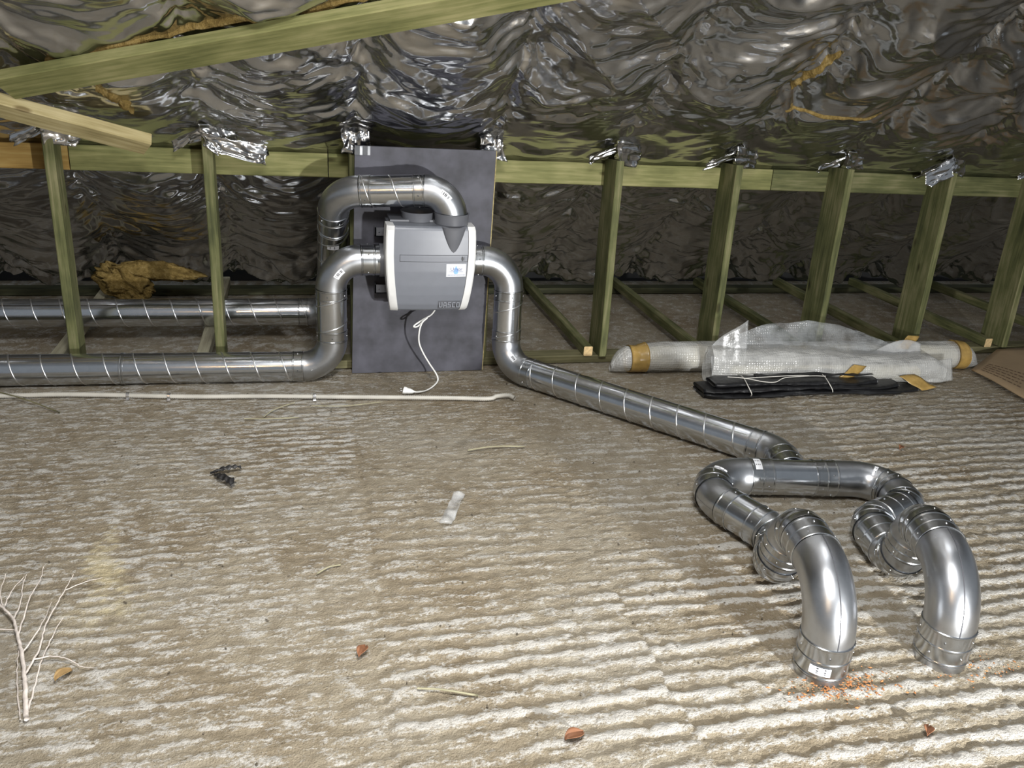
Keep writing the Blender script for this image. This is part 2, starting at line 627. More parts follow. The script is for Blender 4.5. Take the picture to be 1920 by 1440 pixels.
def floor_fields(X, Y):
    """raked ribs along X, stronger on some planks, broken up by crumbs; returns height, paleness, dust spill"""
    wx = X + 0.03 * vnoise(X * 2, Y * 2, 41) + 0.012 * vnoise(X * 9, Y * 9, 42)
    k = np.digitize(wx, SEAMS)
    r = np.random.default_rng(5)
    ph = r.uniform(0, 6.28, 20)[k]
    tilt = r.uniform(-0.02, 0.02, 20)[k]
    warp = 0.018 * vnoise(X * 0.7, Y * 1.3, 3) + 0.004 * vnoise(X * 4, Y * 4, 4) + 0.006 * vnoise(X * 18, Y * 18, 5)
    pitch = np.where(X < 0.19, 0.050, 0.066)
    phase = (Y + tilt * X + warp) / pitch
    s = np.sin(2 * np.pi * phase + ph)
    row = np.floor(phase + ph / 6.283 + 0.25)
    rowk = 0.75 + 0.45 * vnoise(row * 7.13, X * 1.7 + row * 3.1, 9)          # every rib differs
    patch = vnoise(X * 1.3 + 3, Y * 1.7, 8) + 0.6 * vnoise(X * 3.1, Y * 3.7, 18)
    near = np.clip((3.0 - Y) / 1.1, -0.2, 1.0)
    right = np.clip((X - 1.7) / 1.2, 0, 1) * np.clip((3.7 - Y) / 0.5, 0, 1)
    mid = np.where(X > 0.17, 1.0, 0.22)
    strength = np.clip(0.22 + 0.62 * near * mid + 0.60 * right + 0.24 * patch, 0.05, 1.0) * rowk
    strength = strength * np.clip((4.02 - Y) / 0.4, 0.06, 1)
    crumb = fbm(X * 48, Y * 70, 12, 3)
    streak = fbm(X * 20 + 9 * Y, Y * 85, 77, 3)
    clod = fbm(X * 15, Y * 24, 113, 3)
    prof = np.clip(0.5 + 0.70 * s + 0.9 * crumb + 0.5 * clod, 0, 1)
    h = 0.0080 * strength * (prof - 0.5) + 0.0026 * crumb + 0.0020 * streak + 0.004 * fbm(X * 3, Y * 3, 20, 2)
    seam = np.zeros_like(X)
    for sx in (0.19, 0.97, 2.95):
        seam = np.maximum(seam, np.exp(-((wx - sx) / 0.007) ** 2) * np.clip(0.5 + vnoise(Y * 3 + sx, X * 0 + sx, 15), 0, 1))
    h = h - 0.004 * seam
    ridge = (0.40 + 0.62 * s + 0.40 * clod + 0.5 * crumb) * strength * 0.95 + 0.95 * streak * (0.65 + 0.35 * strength) + 0.17
    ridge = ridge + np.where(X < 0.17, 0.10 + 0.25 * streak, 0.0) + 0.12 * np.clip((Y - 2.6), 0, 1)
    ridge = np.clip(ridge - 0.25 * seam, 0, 1)
    d = np.hypot((X + 0.655 - 0.05 * np.sin(Y * 9)) / 0.050, (Y - 2.48) / 0.18)
    d2 = np.hypot((X + 0.62) / 0.16, (Y - 2.27) / 0.12)
    st = np.clip(1.3 - d + 1.2 * crumb + 0.6 * clod, 0, 1) * 0.62 + np.clip(1.0 - d2 + 0.9 * crumb + 0.7 * clod, 0, 1) * 0.32
    return h, ridge, np.clip(st, 0, 0.6)


def build_floor():
    xs = np.concatenate([[-9, -6, -4, -3, -2.4], np.arange(-2.0, 4.7, 0.0115), [4.9, 5.4, 6, 7.5, 10]])
    ys = np.concatenate([[-6, -3, -1, 0.3, 0.8], np.arange(1.1, 4.2, 0.0068), np.arange(4.2, 5.9, 0.03), [6.0, 6.2]])
    Y, X = np.meshgrid(ys, xs)
    h, ridge, st = floor_fields(X, Y)
    fine = (X > -2.1) & (X < 4.75) & (Y > 1.0) & (Y < 6)
    h = np.where(fine, h, 0) - 0.004
    nu, nv = len(xs), len(ys)
    co = np.stack([X, Y, h], -1).reshape(-1, 3)
    i, j = np.meshgrid(np.arange(nu - 1), np.arange(nv - 1), indexing='ij')
    a = (i * nv + j).ravel()
    F = np.stack([a, a + nv, a + nv + 1, a + 1], -1)
    ob = grid_object('floor', co, F, M_CONC)
    for nm, arr in (('ridge', ridge), ('stain', st)):
        at = ob.data.attributes.new(nm, 'FLOAT', 'POINT')
        at.data.foreach_set('value', arr.ravel().astype(np.float32))
    tag(ob, 'rough raked concrete floor with pale crumbly ridges', kind='structure')
    return ob


def grid_object(name, co, F, mat):
    me = bpy.data.meshes.new(name)
    me.vertices.add(len(co))
    me.vertices.foreach_set('co', co.astype(np.float32).ravel())
    me.loops.add(F.size)
    me.loops.foreach_set('vertex_index', F.astype(np.int32).ravel())
    me.polygons.add(len(F))
    me.polygons.foreach_set('loop_start', np.arange(0, F.size, 4, dtype=np.int32))
    me.polygons.foreach_set('use_smooth', np.ones(len(F), bool))
    me.update(calc_edges=True)
    me.validate()
    me.materials.append(mat)
    o = bpy.data.objects.new(name, me)
    COL.objects.link(o)
    return o


floor = build_floor()

# ================================================================ ROOF LINING (foil over rafters)
POST_X0, POST_S = -1.1333, 0.6865
ROOF_Y0, ROOF_Z0, ROOF_S = 4.385, 1.135, 0.74
_RN = math.hypot(1, ROOF_S)
RN_IN = np.array([0, -ROOF_S, -1]) / _RN          # towards the room
RU = np.array([0, -1, ROOF_S]) / _RN              # up the slope, u = 0 above the rail


def roof_disp(X, U):
    ph = (X - POST_X0) / POST_S
    fr = ph - np.floor(ph)
    dist = np.minimum(fr, 1 - fr) * POST_S                 # distance from the nearest rafter
    span = np.floor(ph).astype(int)
    amp = np.random.default_rng(3).uniform(0.6, 1.25, 60)[span % 60]
    pil = np.sin(np.pi * fr) ** 0.75
    env_up = np.clip((U - 0.06) / 0.45, 0, 1)
    env_dn = np.clip((-U - 0.10) / 0.35, 0, 1)
    env = np.maximum(env_up, env_dn)
    # sagging billow
    d = env * pil * amp * (0.055 + 0.03 * vnoise(span * 3.1 + U * 1.3, U * 0.9, 31))
    # wide drape: catenary folds hanging between rafters
    sag = 0.16 * np.sin(np.pi * fr)
    wxx = X + 0.06 * vnoise(X * 3, U * 4, 51)
    wu = U + sag + 0.07 * vnoise(X * 2.3, U * 2.3, 52)
    busy = np.clip(0.72 + 0.8 * vnoise(X * 1.7 + 4, U * 2.1, 58), 0.4, 1.0)      # taut here, rucked there
    d = d + np.maximum(env_up, 0.5 * env_dn) * 0.022 * ridged(wxx * 1.3 + span * 7.7, wu * 4.6, 60) * pil
    d = d + env * 0.0090 * busy * ridged(wxx * 1.9 + span * 3.3, wu * 13, 61) * pil
    d = d + env * 0.0030 * busy * ridged(wxx * 3.4, wu * 25, 62)
    jx = wxx + 0.05 * vnoise(X * 6, U * 6, 81)
    ju = wu + 0.04 * vnoise(X * 7, U * 7, 82)
    d = d + env * 0.022 * facet(jx * 3.0 + ju, ju * 6.5, 83)
    d = d + env * 0.0165 * (0.4 + 0.6 * busy) * facet(jx * 6.5 - ju, ju * 15, 84)
    d = d + env * 0.0095 * busy * facet(jx * 13 + 2 * ju, ju * 32, 85)
    # slanting tension creases
    sl = np.maximum(env_up, 0.35 * env_dn)
    d = d + sl * 0.022 * ridged((wxx + 0.8 * U) * 2.3, (U - 0.3 * X) * 2.1, 63)
    d = d + sl * 0.0075 * busy * ridged((wxx - 0.6 * U) * 6, (U + 0.5 * X) * 5, 64)
    # crumpling along the rafters
    near = np.exp(-(dist / 0.085) ** 2)
    d = d + (0.25 + 0.75 * env) * near * (0.016 * facet(wxx * 15, wu * 11, 65) + 0.010 * facet(wxx * 30, wu * 24, 66) + 0.005 * ridged(wxx * 13, wu * 9, 67))
    near_rail = np.exp(-((U - 0.03) / 0.09) ** 2)
    d = d + near_rail * 0.012 * (1 + facet(wxx * 9, wu * 14, 67)) * np.where(U > -0.02, 1, 0.2)
    # eaves: rucked bottom edge
    low = np.clip((-U - 1.25) / 0.25, 0, 1)
    d = d + low * (0.05 * pil + 0.035 * facet(wxx * 9, wu * 9, 68) + 0.022 * facet(wxx * 20, wu * 19, 69))
    return d


def roof_point(X, U, extra=0.0):
    X, U = np.asarray(X, float), np.asarray(U, float)
    d = roof_disp(X, U) + extra
    Y = ROOF_Y0 + RU[1] * U + RN_IN[1] * d
    Z = ROOF_Z0 + RU[2] * U + RN_IN[2] * d
    return np.stack([X, Y, Z], -1)


def build_roof():
    xs = np.concatenate([[-5, -3.6, -3.0], np.arange(-2.6, 6.0, 0.0115), [6.3, 7, 9]])
    us = np.concatenate([np.arange(-1.62, 2.0, 0.0105), [2.15, 2.5, 3.0, 3.8, 4.6]])
    U, X = np.meshgrid(us, xs)
    co = roof_point(X, U).reshape(-1, 3)
    nu, nv = len(xs), len(us)
    i, j = np.meshgrid(np.arange(nu - 1), np.arange(nv - 1), indexing='ij')
    a = (i * nv + j).ravel()
    F = np.stack([a, a + 1, a + nv + 1, a + nv], -1)
    o = grid_object('ceiling', co, F, M_FOIL)
    tag(o, 'sloping roof lined with crinkled silver foil insulation', kind='structure')
    return o


ceiling = build_roof()

eave = MB().box(-6, 9, 5.98, 6.03, 0, 0.5)  # closing wall, painted dark as the shade behind the foil
tag(add('wall_eaves', eave.v, eave.f, M_DARK, None, False), 'eaves wall coloured black for the shade behind the foil', kind='structure')

# ================================================================ TIMBER FRAME
LEAN = 0.0485
post_notes = ['left end of the photo under the pale brace', 'left of the round loop of duct, under torn foil',
              'behind the left edge of the dark board', 'behind the right edge of the dark board',
              'beside a cut joist end, left of the wrapped roll',
              'standing behind the left end of the wrapped bundle',
              'rising behind the middle of the clear bubble sheet',
              'behind the right end of bubble wrap, foil flap on top',
              'at the right edge of the photo by the cardboard']
POST_X = [POST_X0 + POST_S * i for i in range(9)]
PD = 0.125
for i, px in enumerate(POST_X):
    wide = i >= 4
    pd, pw = (0.20, 0.042) if wide else (PD, 0.047)
    if wide:
        px = px * 1.010
    yb = (4.178 if wide else 4.212) + pd / 2
    h = 1.165 if not wide else 1.13
    sway = [0, 0, 0, 0, 0, 0.006, 0.014, 0.018, 0.018][i]
    o = timber('post', (px, yb, 0.046), (px + sway, yb + LEAN * h, h), (0, 1, 0), pd, pw, M_GREEN)
    tag(o, 'green treated timber post ' + post_notes[i], 'post', 'posts of the low timber partition')

# horizontal rail behind the posts, in butted lengths
rail_y = 4.212 + PD + LEAN * 1.04 + 0.047
rail_parts = [(-3.2, -1.09, M_AMBER, 'amber end length of horizontal rail at far left'),
              (-1.085, 0.115, M_RAIL, 'olive length of horizontal rail running left of the duct loop'),
              (0.12, 2.64, M_RAIL, 'olive length of horizontal rail passing behind the dark board'),
              (2.645, 5.6, M_GREEN, 'darker green length of horizontal rail at the right')]
for a, b, m, lab in rail_parts:
    o = timber('rail', (a, rail_y, 1.036), (b, rail_y, 1.036), (0, LEAN, 1), 0.118, 0.044, m, nx=10)
    tag(o, lab, 'rail')

# sole plate and wall plate on the floor
o = timber('sole_plate', (-3.2, 4.265, 0.0225), (5.6, 4.265, 0.0225), (0, 1, 0), 0.105, 0.045, M_PLATE, nx=14)
tag(o, 'dark timber sole plate on the floor under the posts', 'plate')
o = timber('wall_plate', (-3.4, 5.66, 0.022), (6.4, 5.66, 0.022), (0, 1, 0), 0.10, 0.045, M_PLATESHADE, nx=14)
tag(o, 'timber wall plate at the eaves, darkened in colour for the shadow there', 'plate')

# floor ties from the eaves to the posts
tie_notes = ['pale grey floor tie crossing under the rear duct by the leftmost post',
             'pale grey floor tie crossing under the rear duct by the second post',
             None, None,
             'green floor tie with a pale cut end left of the wrapped roll',
             'green floor tie ending behind the taped end of the wrapped roll',
             'green floor tie running to the post behind the bundle',
             'green floor tie running to the post at the right end of the bubble wrap',
             'green floor tie with a cut end above the cardboard',
             'green floor tie in the far right corner']
for i, note in enumerate(tie_notes):
    if note is None:
        continue
    px = POST_X0 + POST_S * i - (0.092 if i < 2 else 0.066)
    m = M_GREY if i < 2 else M_GREEN
    o = timber('floor_tie', (px, 4.205, 0.0745), (px, 5.70, 0.0745), (1, 0, 0), 0.052 if i > 1 else 0.06, 0.057, m, cut=M_CUT)
    tag(o, note, 'joist', 'floor ties between plate and eaves')


# diagonal braces nailed under the rafters
def roof_off(x, y, off):
    """a point `off` below the roof plane, over floor position x, y"""
    z = ROOF_Z0 + (ROOF_Y0 - y) * ROOF_S
    return Vector((x, y, z)) + Vector(RN_IN) * off


A0, A1 = roof_off(-1.16, 3.945, 0.095), roof_off(1.30, 3.165, 0.095)
o = timber('roof_brace', A0, A1, RU, 0.135, 0.048, M_RAIL, nx=10)
tag(o, 'long olive diagonal brace nailed under the foil at top left', 'brace')
B0, B1 = roof_off(-1.85, 3.74, 0.13), roof_off(-0.69, 4.235, 0.13)
o = timber('roof_brace', B0, B1, RU, 0.110, 0.055, M_PALE, cut=M_PALE, nx=6)
tag(o, 'short pale diagonal brace with a sawn end above the leftmost post', 'brace')

# ================================================================ BACKING BOARD
BT = math.tan(math.radians(1.3))


def board_pt(x, z, off=0.0):
    return (x + z * BT, 4.146 + LEAN * z - off, z)


bx0, bx1, bh, bt = 0.214, 0.917, 1.165, 0.026
board = empty('backing_board', (0.56, 4.16, 0))
tag(board, 'tall dark grey sheathing board leaning on the posts behind the ventilation unit', 'board')
n = 14
v = []
for side in (0, 1):
    for i in range(n + 1):
        for j in range(n + 1):
            p = Vector(board_pt(bx0 + (bx1 - bx0) * i / n, bh * j / n, -bt * side))
            v.append(p)
f = []
K = (n + 1) * (n + 1)
for i in range(n):
    for j in range(n):
        a = i * (n + 1) + j
        f.append((a, a + n + 1, a + n + 2, a + 1))
        f.append((K + a, K + a + 1, K + a + n + 2, K + a + n + 1))
for i in range(n):
    a, b = i * (n + 1), (i + 1) * (n + 1)
    f += [(a, K + a, K + b, b), (a + n, b + n, K + b + n, K + a + n)]
    c, d = i, i + 1
    f += [(c, d, K + d, K + c), (n * (n + 1) + c, K + n * (n + 1) + c, K + n * (n + 1) + d, n * (n + 1) + d)]
add('panel', v, f, M_BOARD, board, False)
# foil tape patch at the top left corner
mb = MB()
tv = [board_pt(bx0 - 0.001 + 0.075 * i / 6, bh - 0.042 * (1 - j / 4), 0.0022 + 0.0015 * ((i * 7 + j * 3) % 3)) for i in range(7) for j in range(5)]
mb.add(tv, grid_faces(7, 5))
add('foil_tape', mb.v, mb.f, M_FOIL, board, False)
# paper edge trim on the right edge
mb = MB()
q = [board_pt(bx1, 0.0, 0.0015), board_pt(bx1 + 0.005, 0.0, 0.0015), board_pt(bx1 + 0.005, bh, 0.0015), board_pt(bx1, bh, 0.0015),
     board_pt(bx1, 0.0, -bt), board_pt(bx1 + 0.005, 0.0, -bt), board_pt(bx1 + 0.005, bh, -bt), board_pt(bx1, bh, -bt)]
mb.add(q, [(0, 1, 2, 3), (1, 5, 6, 2), (3, 2, 6, 7), (5, 4, 7, 6)])
o = add('edge_strip', mb.v, mb.f, M_PALE, board, False)

# ================================================================ DUCTS
R = 0.0755


class Path:
    """corner points with fillet radii -> straight and bend spans"""

    def __init__(self, corners, radii):
        C = [Vector(c) for c in corners]
        self.spans = []
        cur = C[0]
        for i in range(1, len(C) - 1):
            d0 = (C[i] - C[i - 1]).normalized()
            d1 = (C[i + 1] - C[i]).normalized()
            th = d0.angle(d1)
            r = radii[i - 1]
            sb = r * math.tan(th / 2)
            a = C[i] - d0 * sb
            b = C[i] + d1 * sb
            if (a - cur).dot(d0) > 0.002:
                self.spans.append(('straight', [cur, a]))
            axis = d0.cross(d1).normalized()
            cen = a + axis.cross(d0) * r
            n = max(6, int(th / math.radians(5)))
            pts = [cen + Matrix.Rotation(th * k / n, 3, axis) @ (a - cen) for k in range(n + 1)]
            self.spans.append(('bend', pts))
            cur = b
        self.spans.append(('straight', [cur, C[-1]]))


def tube_open(pts, rad, seg=48):
    return sweep(pts, rad, seg, caps=False)


def along(a, b, t):
    return a + (b - a) * t


SCREW_ME = None


def screw_mesh():
    global SCREW_ME
    if SCREW_ME is None:
        v, f = [], []
        for k, (r, h) in enumerate([(0.0037, 0), (0.0034, 0.0013), (0.002, 0.0022)]):
            for s in range(8):
                v.append((r * math.cos(s * math.pi / 4), r * math.sin(s * math.pi / 4), h))
        f = grid_faces(3, 8, wrap_v=True) + [tuple(range(16, 24))]
        SCREW_ME = mesh_from('screw', v, f)
        SCREW_ME.materials.append(M_SCREW)
    return SCREW_ME


def put_screw(parent, p, nrm):
    o = bpy.data.objects.new('screw', screw_mesh())
    COL.objects.link(o)
    o.parent = parent
    o.location = Vector(p) - wloc(parent)
    o.rotation_euler = Vector(nrm).to_track_quat('Z', 'Y').to_euler()


def ring_profile(a, b, prof, seg=48):
    """revolve a (t in metres, radius) profile around the line a->b"""
    d = (b - a).normalized()
    pts = [a + d * t for t, r in prof]
    fr0 = frames([a, b])[0]
    v = []
    for p, (t, r) in zip(pts, prof):
        for k in range(seg):
            an = 2 * math.pi * k / seg
            v.append(p + fr0[2] * (r * math.cos(an)) + fr0[3] * (r * math.sin(an)))
    f = [tuple(reversed(q)) for q in grid_faces(len(prof), seg, wrap_v=True)]
    return v, f


def coupling(parent, a, b, mid=True, screws=True, rot=0.4, name='coupling'):
    """sleeve with rolled beads at the ends and a stop bead in the middle"""
    L = (b - a).length
    r0 = R + 0.0014
    bead = 0.0020
    prof = [(0, R - 0.001), (0, r0), (0.002, r0 + bead), (0.006, r0 + bead), (0.009, r0)]
    if mid:
        prof += [(L / 2 - 0.005, r0), (L / 2 - 0.002, r0 + bead), (L / 2 + 0.002, r0 + bead), (L / 2 + 0.005, r0)]
    prof += [(L - 0.009, r0), (L - 0.006, r0 + bead), (L - 0.002, r0 + bead), (L, r0), (L, R - 0.001)]
    v, f = ring_profile(a, b, prof)
    o = add(name, v, f, M_BAND, parent, True, sharp=24)
    if screws:
        d = (b - a).normalized()
        fr = frames([a, b])[0]
        for t in ((0.27, 0.73) if mid else (0.5,)):
            for k in range(5):
                an = rot + 2 * math.pi * k / 5 + t
                nn = fr[2] * math.cos(an) + fr[3] * math.sin(an)
                put_screw(o, a + d * (L * t) + nn * r0, nn)
    return o


def helix(parent, a, b, pitch=0.138, phase=0.0):
    """lock seam running round a spiral duct"""
    d = (b - a).normalized()
    L = (b - a).length
    fr = frames([a, b])[0]
    n = max(8, int(L / pitch * 40))
    prof = [(-0.0042, 0.0), (-0.0018, 0.0022), (0.0018, 0.0022), (0.0042, 0.0)]
    v = []
    for i in range(n + 1):
        t = L * i / n
        an = phase + 2 * math.pi * t / pitch
        nn = fr[2] * math.cos(an) + fr[3] * math.sin(an)
        for dx, dr in prof:
            tt = min(max(t + dx, 0), L)
            v.append(a + d * tt + nn * (R - 0.0002 + dr))
    return add('spiral_seam', v, grid_faces(n + 1, 4), M_SEAM, parent, True)


def duct_label(parent, pts, s, facing, length, width, bars=True, rad=None):
    """paper label bent round the duct: s = index along pts, facing = world vector"""
    rr = (rad or R) + 0.0012
    fr = frames(pts)
    p, t, n, b = fr[s]
    fv = Vector(facing)
    an0 = math.atan2(fv.dot(b), fv.dot(n))

    def pt(u, w, lift=0.0):
        # u along axis, w around (metres)
        x = u
        k = s
        q = p.copy()
        # walk along the sampled axis
        while x > 1e-6 and k < len(fr) - 1:
            stp = (fr[k + 1][0] - fr[k][0])
            if x <= stp.length:
                q = fr[k][0] + stp * (x / stp.length)
                break
            x -= stp.length
            k += 1
            q = fr[k][0].copy()
        _, _, nn, bb = fr[min(k, len(fr) - 1)]
        an = an0 + w / rr
        return q + (nn * math.cos(an) + bb * math.sin(an)) * (rr + lift)

    nu, nw = 7, 7
    v = [pt(length * i / (nu - 1), width * (j / (nw - 1) - 0.5)) for i in range(nu) for j in range(nw)]
    lab = add('label', v, [tuple(reversed(q)) for q in grid_faces(nu, nw)], M_LABEL, parent, True)
    if bars:
        mb = MB()
        rr_ = random.Random(int(length * 1e5) + s)
        u = length * 0.12
        while u < length * 0.88:
            w = rr_.choice([0.0016, 0.0026, 0.004])
            mb.add([pt(u, -width * 0.28, 0.0006), pt(u + w, -width * 0.28, 0.0006), pt(u + w, width * 0.16, 0.0006), pt(u, width * 0.16, 0.0006)], [(3, 2, 1, 0)])
            u += w + rr_.choice([0.002, 0.003, 0.005])
        add('print', mb.v, mb.f, M_INK, lab, False)
    return lab


def bend_sleeve(parent, pts, f0, f1, beads=(0.0, 0.5, 1.0), name='coupling'):
    """short beaded sleeve that follows part of a bend"""
    n = len(pts) - 1
    seg = 48

    def at(t):
        x = min(max(t, 0), 1) * n
        k = min(int(x), n - 1)
        return Vector(pts[k]).lerp(Vector(pts[k + 1]), x - k)
    total = sum((Vector(pts[k + 1]) - Vector(pts[k])).length for k in range(n)) * (f1 - f0)
    ts, rs = [], []
    m = 90
    for k in range(m + 1):
        t = k / m
        r = R + 0.0014
        for bd_ in beads:
            dd = abs(t - bd_) * total
            if dd < 0.0042:
                r = R + 0.0014 + 0.0022 * (1 - (dd / 0.0042) ** 2)
        ts.append(f0 + (f1 - f0) * t)
        rs.append(r)
    ax = [at(t) for t in ts]
    v, f = sweep(ax, rs, seg, caps=False)
    o = add(name, v, f, M_BAND, parent, True)
    fr = frames(ax)
    for ti in (22, 68):
        p, t, nn, bb = fr[ti]
        for k in range(5):
            an = 0.3 + ti * 0.05 + 2 * math.pi * k / 5
            q = nn * math.cos(an) + bb * math.sin(an)
            put_screw(o, p + q * (R + 0.0022), q)
    return o


def build_duct(parent, path, spiral_min=0.20, phase=0.0, plain_first=False, sleeves=None, bare_last=False):
    """spans -> pipes with lock seams, pressed elbows with a lengthwise seam, beaded couplings"""
    made = []
    nb = 0
    last = len(path.spans) - 1
    for idx, (kind, pts) in enumerate(path.spans):
        if kind == 'bend':
            n = len(pts)
            v, f = tube_open(pts, R)
            e = add('elbow', v, f, M_ELBOW, parent, True)
            made.append(('elbow', e, pts))
            # lengthwise welded seam along the back of the bend
            ctr = (Vector(pts[0]) + Vector(pts[-1])) / 2
            outw = (Vector(pts[n // 2]) - ctr).normalized()
            fr = frames(pts)
            sv = []
            for p, t, nn, bb in fr:
                o = (outw - t * outw.dot(t)).normalized()
                side = t.cross(o)
                for ds, dr in ((-0.0018, 0), (0, 0.0012), (0.0018, 0)):
                    sv.append(p + o * (R + 0.0002 + dr) + side * ds)
            hook = pts[-1].z < 0.2 and pts[0].z > 0.2
            add('weld_seam', sv, grid_faces(len(fr), 3), M_GAP if hook else M_ELBOW, e, True)
            for f0, f1 in (sleeves or {}).get(nb, []):
                bend_sleeve(parent, pts, f0, f1)
            nb += 1
        else:
            a, b = pts
            L = (b - a).length
            if idx == 0 and plain_first or idx == last and bare_last or L < 0.05:
                v, f = tube_open([a, b], R)
                made.append(('pipe', add('pipe', v, f, M_ELBOW, parent, True), pts))
            elif L < 0.17:
                made.append(('coupling', coupling(parent, a, b, rot=0.5 + idx), pts))
            else:
                v, f = tube_open([along(a, b, k / 8) for k in range(9)], R)
                p_ = add('pipe', v, f, M_STEEL, parent, True)
                if L > spiral_min:
                    helix(p_, a, b, phase=phase + idx)
                d = (b - a).normalized()
                if idx > 0:
                    coupling(parent, a, a + d * 0.055, mid=False, rot=idx, name='collar')
                if idx < last:
                    coupling(parent, b - d * 0.055, b, mid=False, rot=idx + 1.0, name='collar')
                made.append(('pipe', p_, pts))
    return made


# --- front duct on the left: along the floor, up, into the unit's left side
PORT_Y, PORT_Z = 4.068, 0.634
left = empty('ventilation_duct', (-1.0, 4.11, 0))
tag(left, 'long galvanised duct on the floor before the left posts, rising to the unit', 'duct')
pl = Path([(-2.2, 4.131, R), (0.111, PORT_Y, R), (0.111, PORT_Y, PORT_Z), (0.385, PORT_Y, PORT_Z)], [0.145, 0.145])
m = build_duct(left, pl, phase=1.0)
d = Vector((2.311, -0.063, 0)).normalized()
a = Vector((-2.2, 4.131, R)) + d * 1.30
coupling(left, a, a + d * 0.02, mid=False, screws=False, name='joint_ring')
for kind, ob, pts in m:
    if kind == 'elbow' and pts[-1].z > 0.4:
        duct_label(ob, pts, 6, (0.1, -1, 0.1), 0.055, 0.03)

# --- rear duct: along the floor behind the posts, up and over into the unit's top
rear = empty('ventilation_duct', (-1.0, 4.66, 0))
tag(rear, 'galvanised duct behind the left posts that loops over the top of the unit', 'duct')
pr_ = Path([(-2.9, 4.685, 0.182), (0.122, 4.655, 0.182), (0.134, 4.090, 0.962), (0.690, 3.985, 1.000), (0.690, 3.985, 0.875)], [0.13, 0.15, 0.125])
m = build_duct(rear, pr_, phase=2.2)
for kind, ob, pts in m:
    if kind == 'elbow' and pts[0].z > 0.9 and pts[0].x > 0.3:
        duct_label(ob, pts, 6, (0.1, -1, 0.25), 0.05, 0.032)
    if kind == 'pipe' and pts[0].x > 0.1 and pts[0].z < 0.5:
        L = [along(pts[0], pts[1], k / 20) for k in range(21)]
        duct_label(ob, L, 14, (0.0, -1, 0.1), 0.03, 0.06)
        aa = along(pts[0], pts[1], 0.80)
        coupling(rear, aa, aa + (pts[1] - pts[0]).normalized() * 0.02, mid=False, screws=False, name='joint_ring')

# --- right duct: from the unit's right side down, across the floor, tee and two drops
right = empty('ventilation_duct', (1.6, 3.3, 0))
tag(right, 'galvanised duct crossing the floor to a tee with two hooked ends into the slab', 'duct')
main = Path([(0.78, PORT_Y, PORT_Z), (1.020, PORT_Y, PORT_Z), (1.012, 4.02, R), (1.990, 2.885, R), (1.945, 2.69, R)], [0.15, 0.15, 0.13])
m = build_duct(right, main, phase=0.3)
for kind, ob, pts in m:
    if kind == 'elbow' and pts[-1].z < 0.2 and pts[0].y > 3.5:
        duct_label(ob, pts, 8, (-0.1, -1, 0.4), 0.05, 0.028)
T0, T1 = Vector((1.742, 2.694, R)), Vector((2.104, 2.634, R))
td = (T1 - T0).normalized()
v, f = tube_open([along(T0, T1, k / 6) for k in range(7)], R)
tee = add('tee', v, f, M_STEEL, right, True)
tb = along(T0, T1, 0.55)
bd = Vector((-td.y, td.x, 0))
# saddle branch of the tee
v, f = tube_open([tb + bd * 0.03, tb + bd * 0.12], R * 0.99)
add('branch', v, f, M_STEEL, tee, True)
o = coupling(right, T0, T0 + td * 0.095, rot=0.9)
duct_label(o, [T0 + td * (0.012 + 0.003 * k) for k in range(12)], 0, (0.0, -0.35, 1), 0.028, 0.06, rad=R + 0.003)
coupling(right, T1 - td * 0.095, T1, rot=0.2)
# near drop A and B
armA = Path([T0, (1.442, 2.744, R), (1.630, 2.235, R), (1.510, 2.075, R), (1.518, 2.010, 0.283), (1.447, 1.672, 0.283), (1.447, 1.672, -0.012)],
            [0.165, 0.115, 0.098, 0.098, 0.175])
mA = build_duct(right, armA, plain_first=True, bare_last=True, sleeves={0: [(0.50, 0.74)], 1: [(0.35, 1.0)], 2: [(0.55, 0.9)], 3: [(0.52, 1.0)]})
armB = Path([T1, (2.310, 2.600, R), (2.275, 2.375, R), (2.035, 2.285, R), (1.985, 2.045, R), (1.972, 1.985, 0.280), (1.863, 1.665, 0.280), (1.863, 1.665, -0.012)],
            [0.13, 0.10, 0.10, 0.098, 0.098, 0.172])
mB = build_duct(right, armB, plain_first=True, bare_last=True, sleeves={0: [(0.62, 1.0)], 1: [(0.30, 0.85)], 2: [(0.35, 0.9)], 3: [(0.35, 0.75)], 4: [(0.52, 1.0)]})
for mm in (mA, mB):
    for kind, ob, pts in mm:
        if kind == 'elbow' and pts[0].z < 0.1 and pts[-1].z < 0.1:
            duct_label(ob, pts, max(1, len(pts) // 2 - 2), (-0.2, -0.4, 1), 0.016, 0.055, bars=True)
# end sleeves at the slab
for (ex, ey), lab in (((1.447, 1.672), True), ((1.863, 1.665), False)):
    a, b = Vector((ex, ey, 0.128)), Vector((ex, ey, 0.018))
    o = coupling(right, a, b, rot=0.15 if lab else 0.5, name='end_sleeve')
    if lab:
        duct_label(o, [a + (b - a) * (0.58 + 0.025 * k) for k in range(14)], 0, (-0.78, -1, 0), 0.028, 0.062, rad=R + 0.003)
    v, f = ring_profile(Vector((ex, ey, 0.016)), Vector((ex, ey, 0.0)), [(0, R + 0.001), (0.006, R - 0.004), (0.018, R - 0.009)])
    add('spigot', v, f, M_STEEL, right, True)

# ================================================================ VENTILATION UNIT
UX = 0.583
unit = empty('ventilation_unit', (UX, 4.05, 0.40))
tag(unit, 'grey wall-mounted heat recovery unit with white side strips and top ports', 'ventilation unit')
ZS = np.array([0.398, 0.405, 0.420, 0.45, 0.50, 0.55, 0.62, 0.70, 0.78, 0.830, 0.838])
YF = np.array([4.000, 3.955, 3.928, 3.912, 3.900, 3.893, 3.888, 3.888, 3.893, 3.899, 3.915])
HW = np.array([0.188, 0.190, 0.192, 0.197, 0.204, 0.210, 0.216, 0.219, 0.218, 0.215, 0.213])


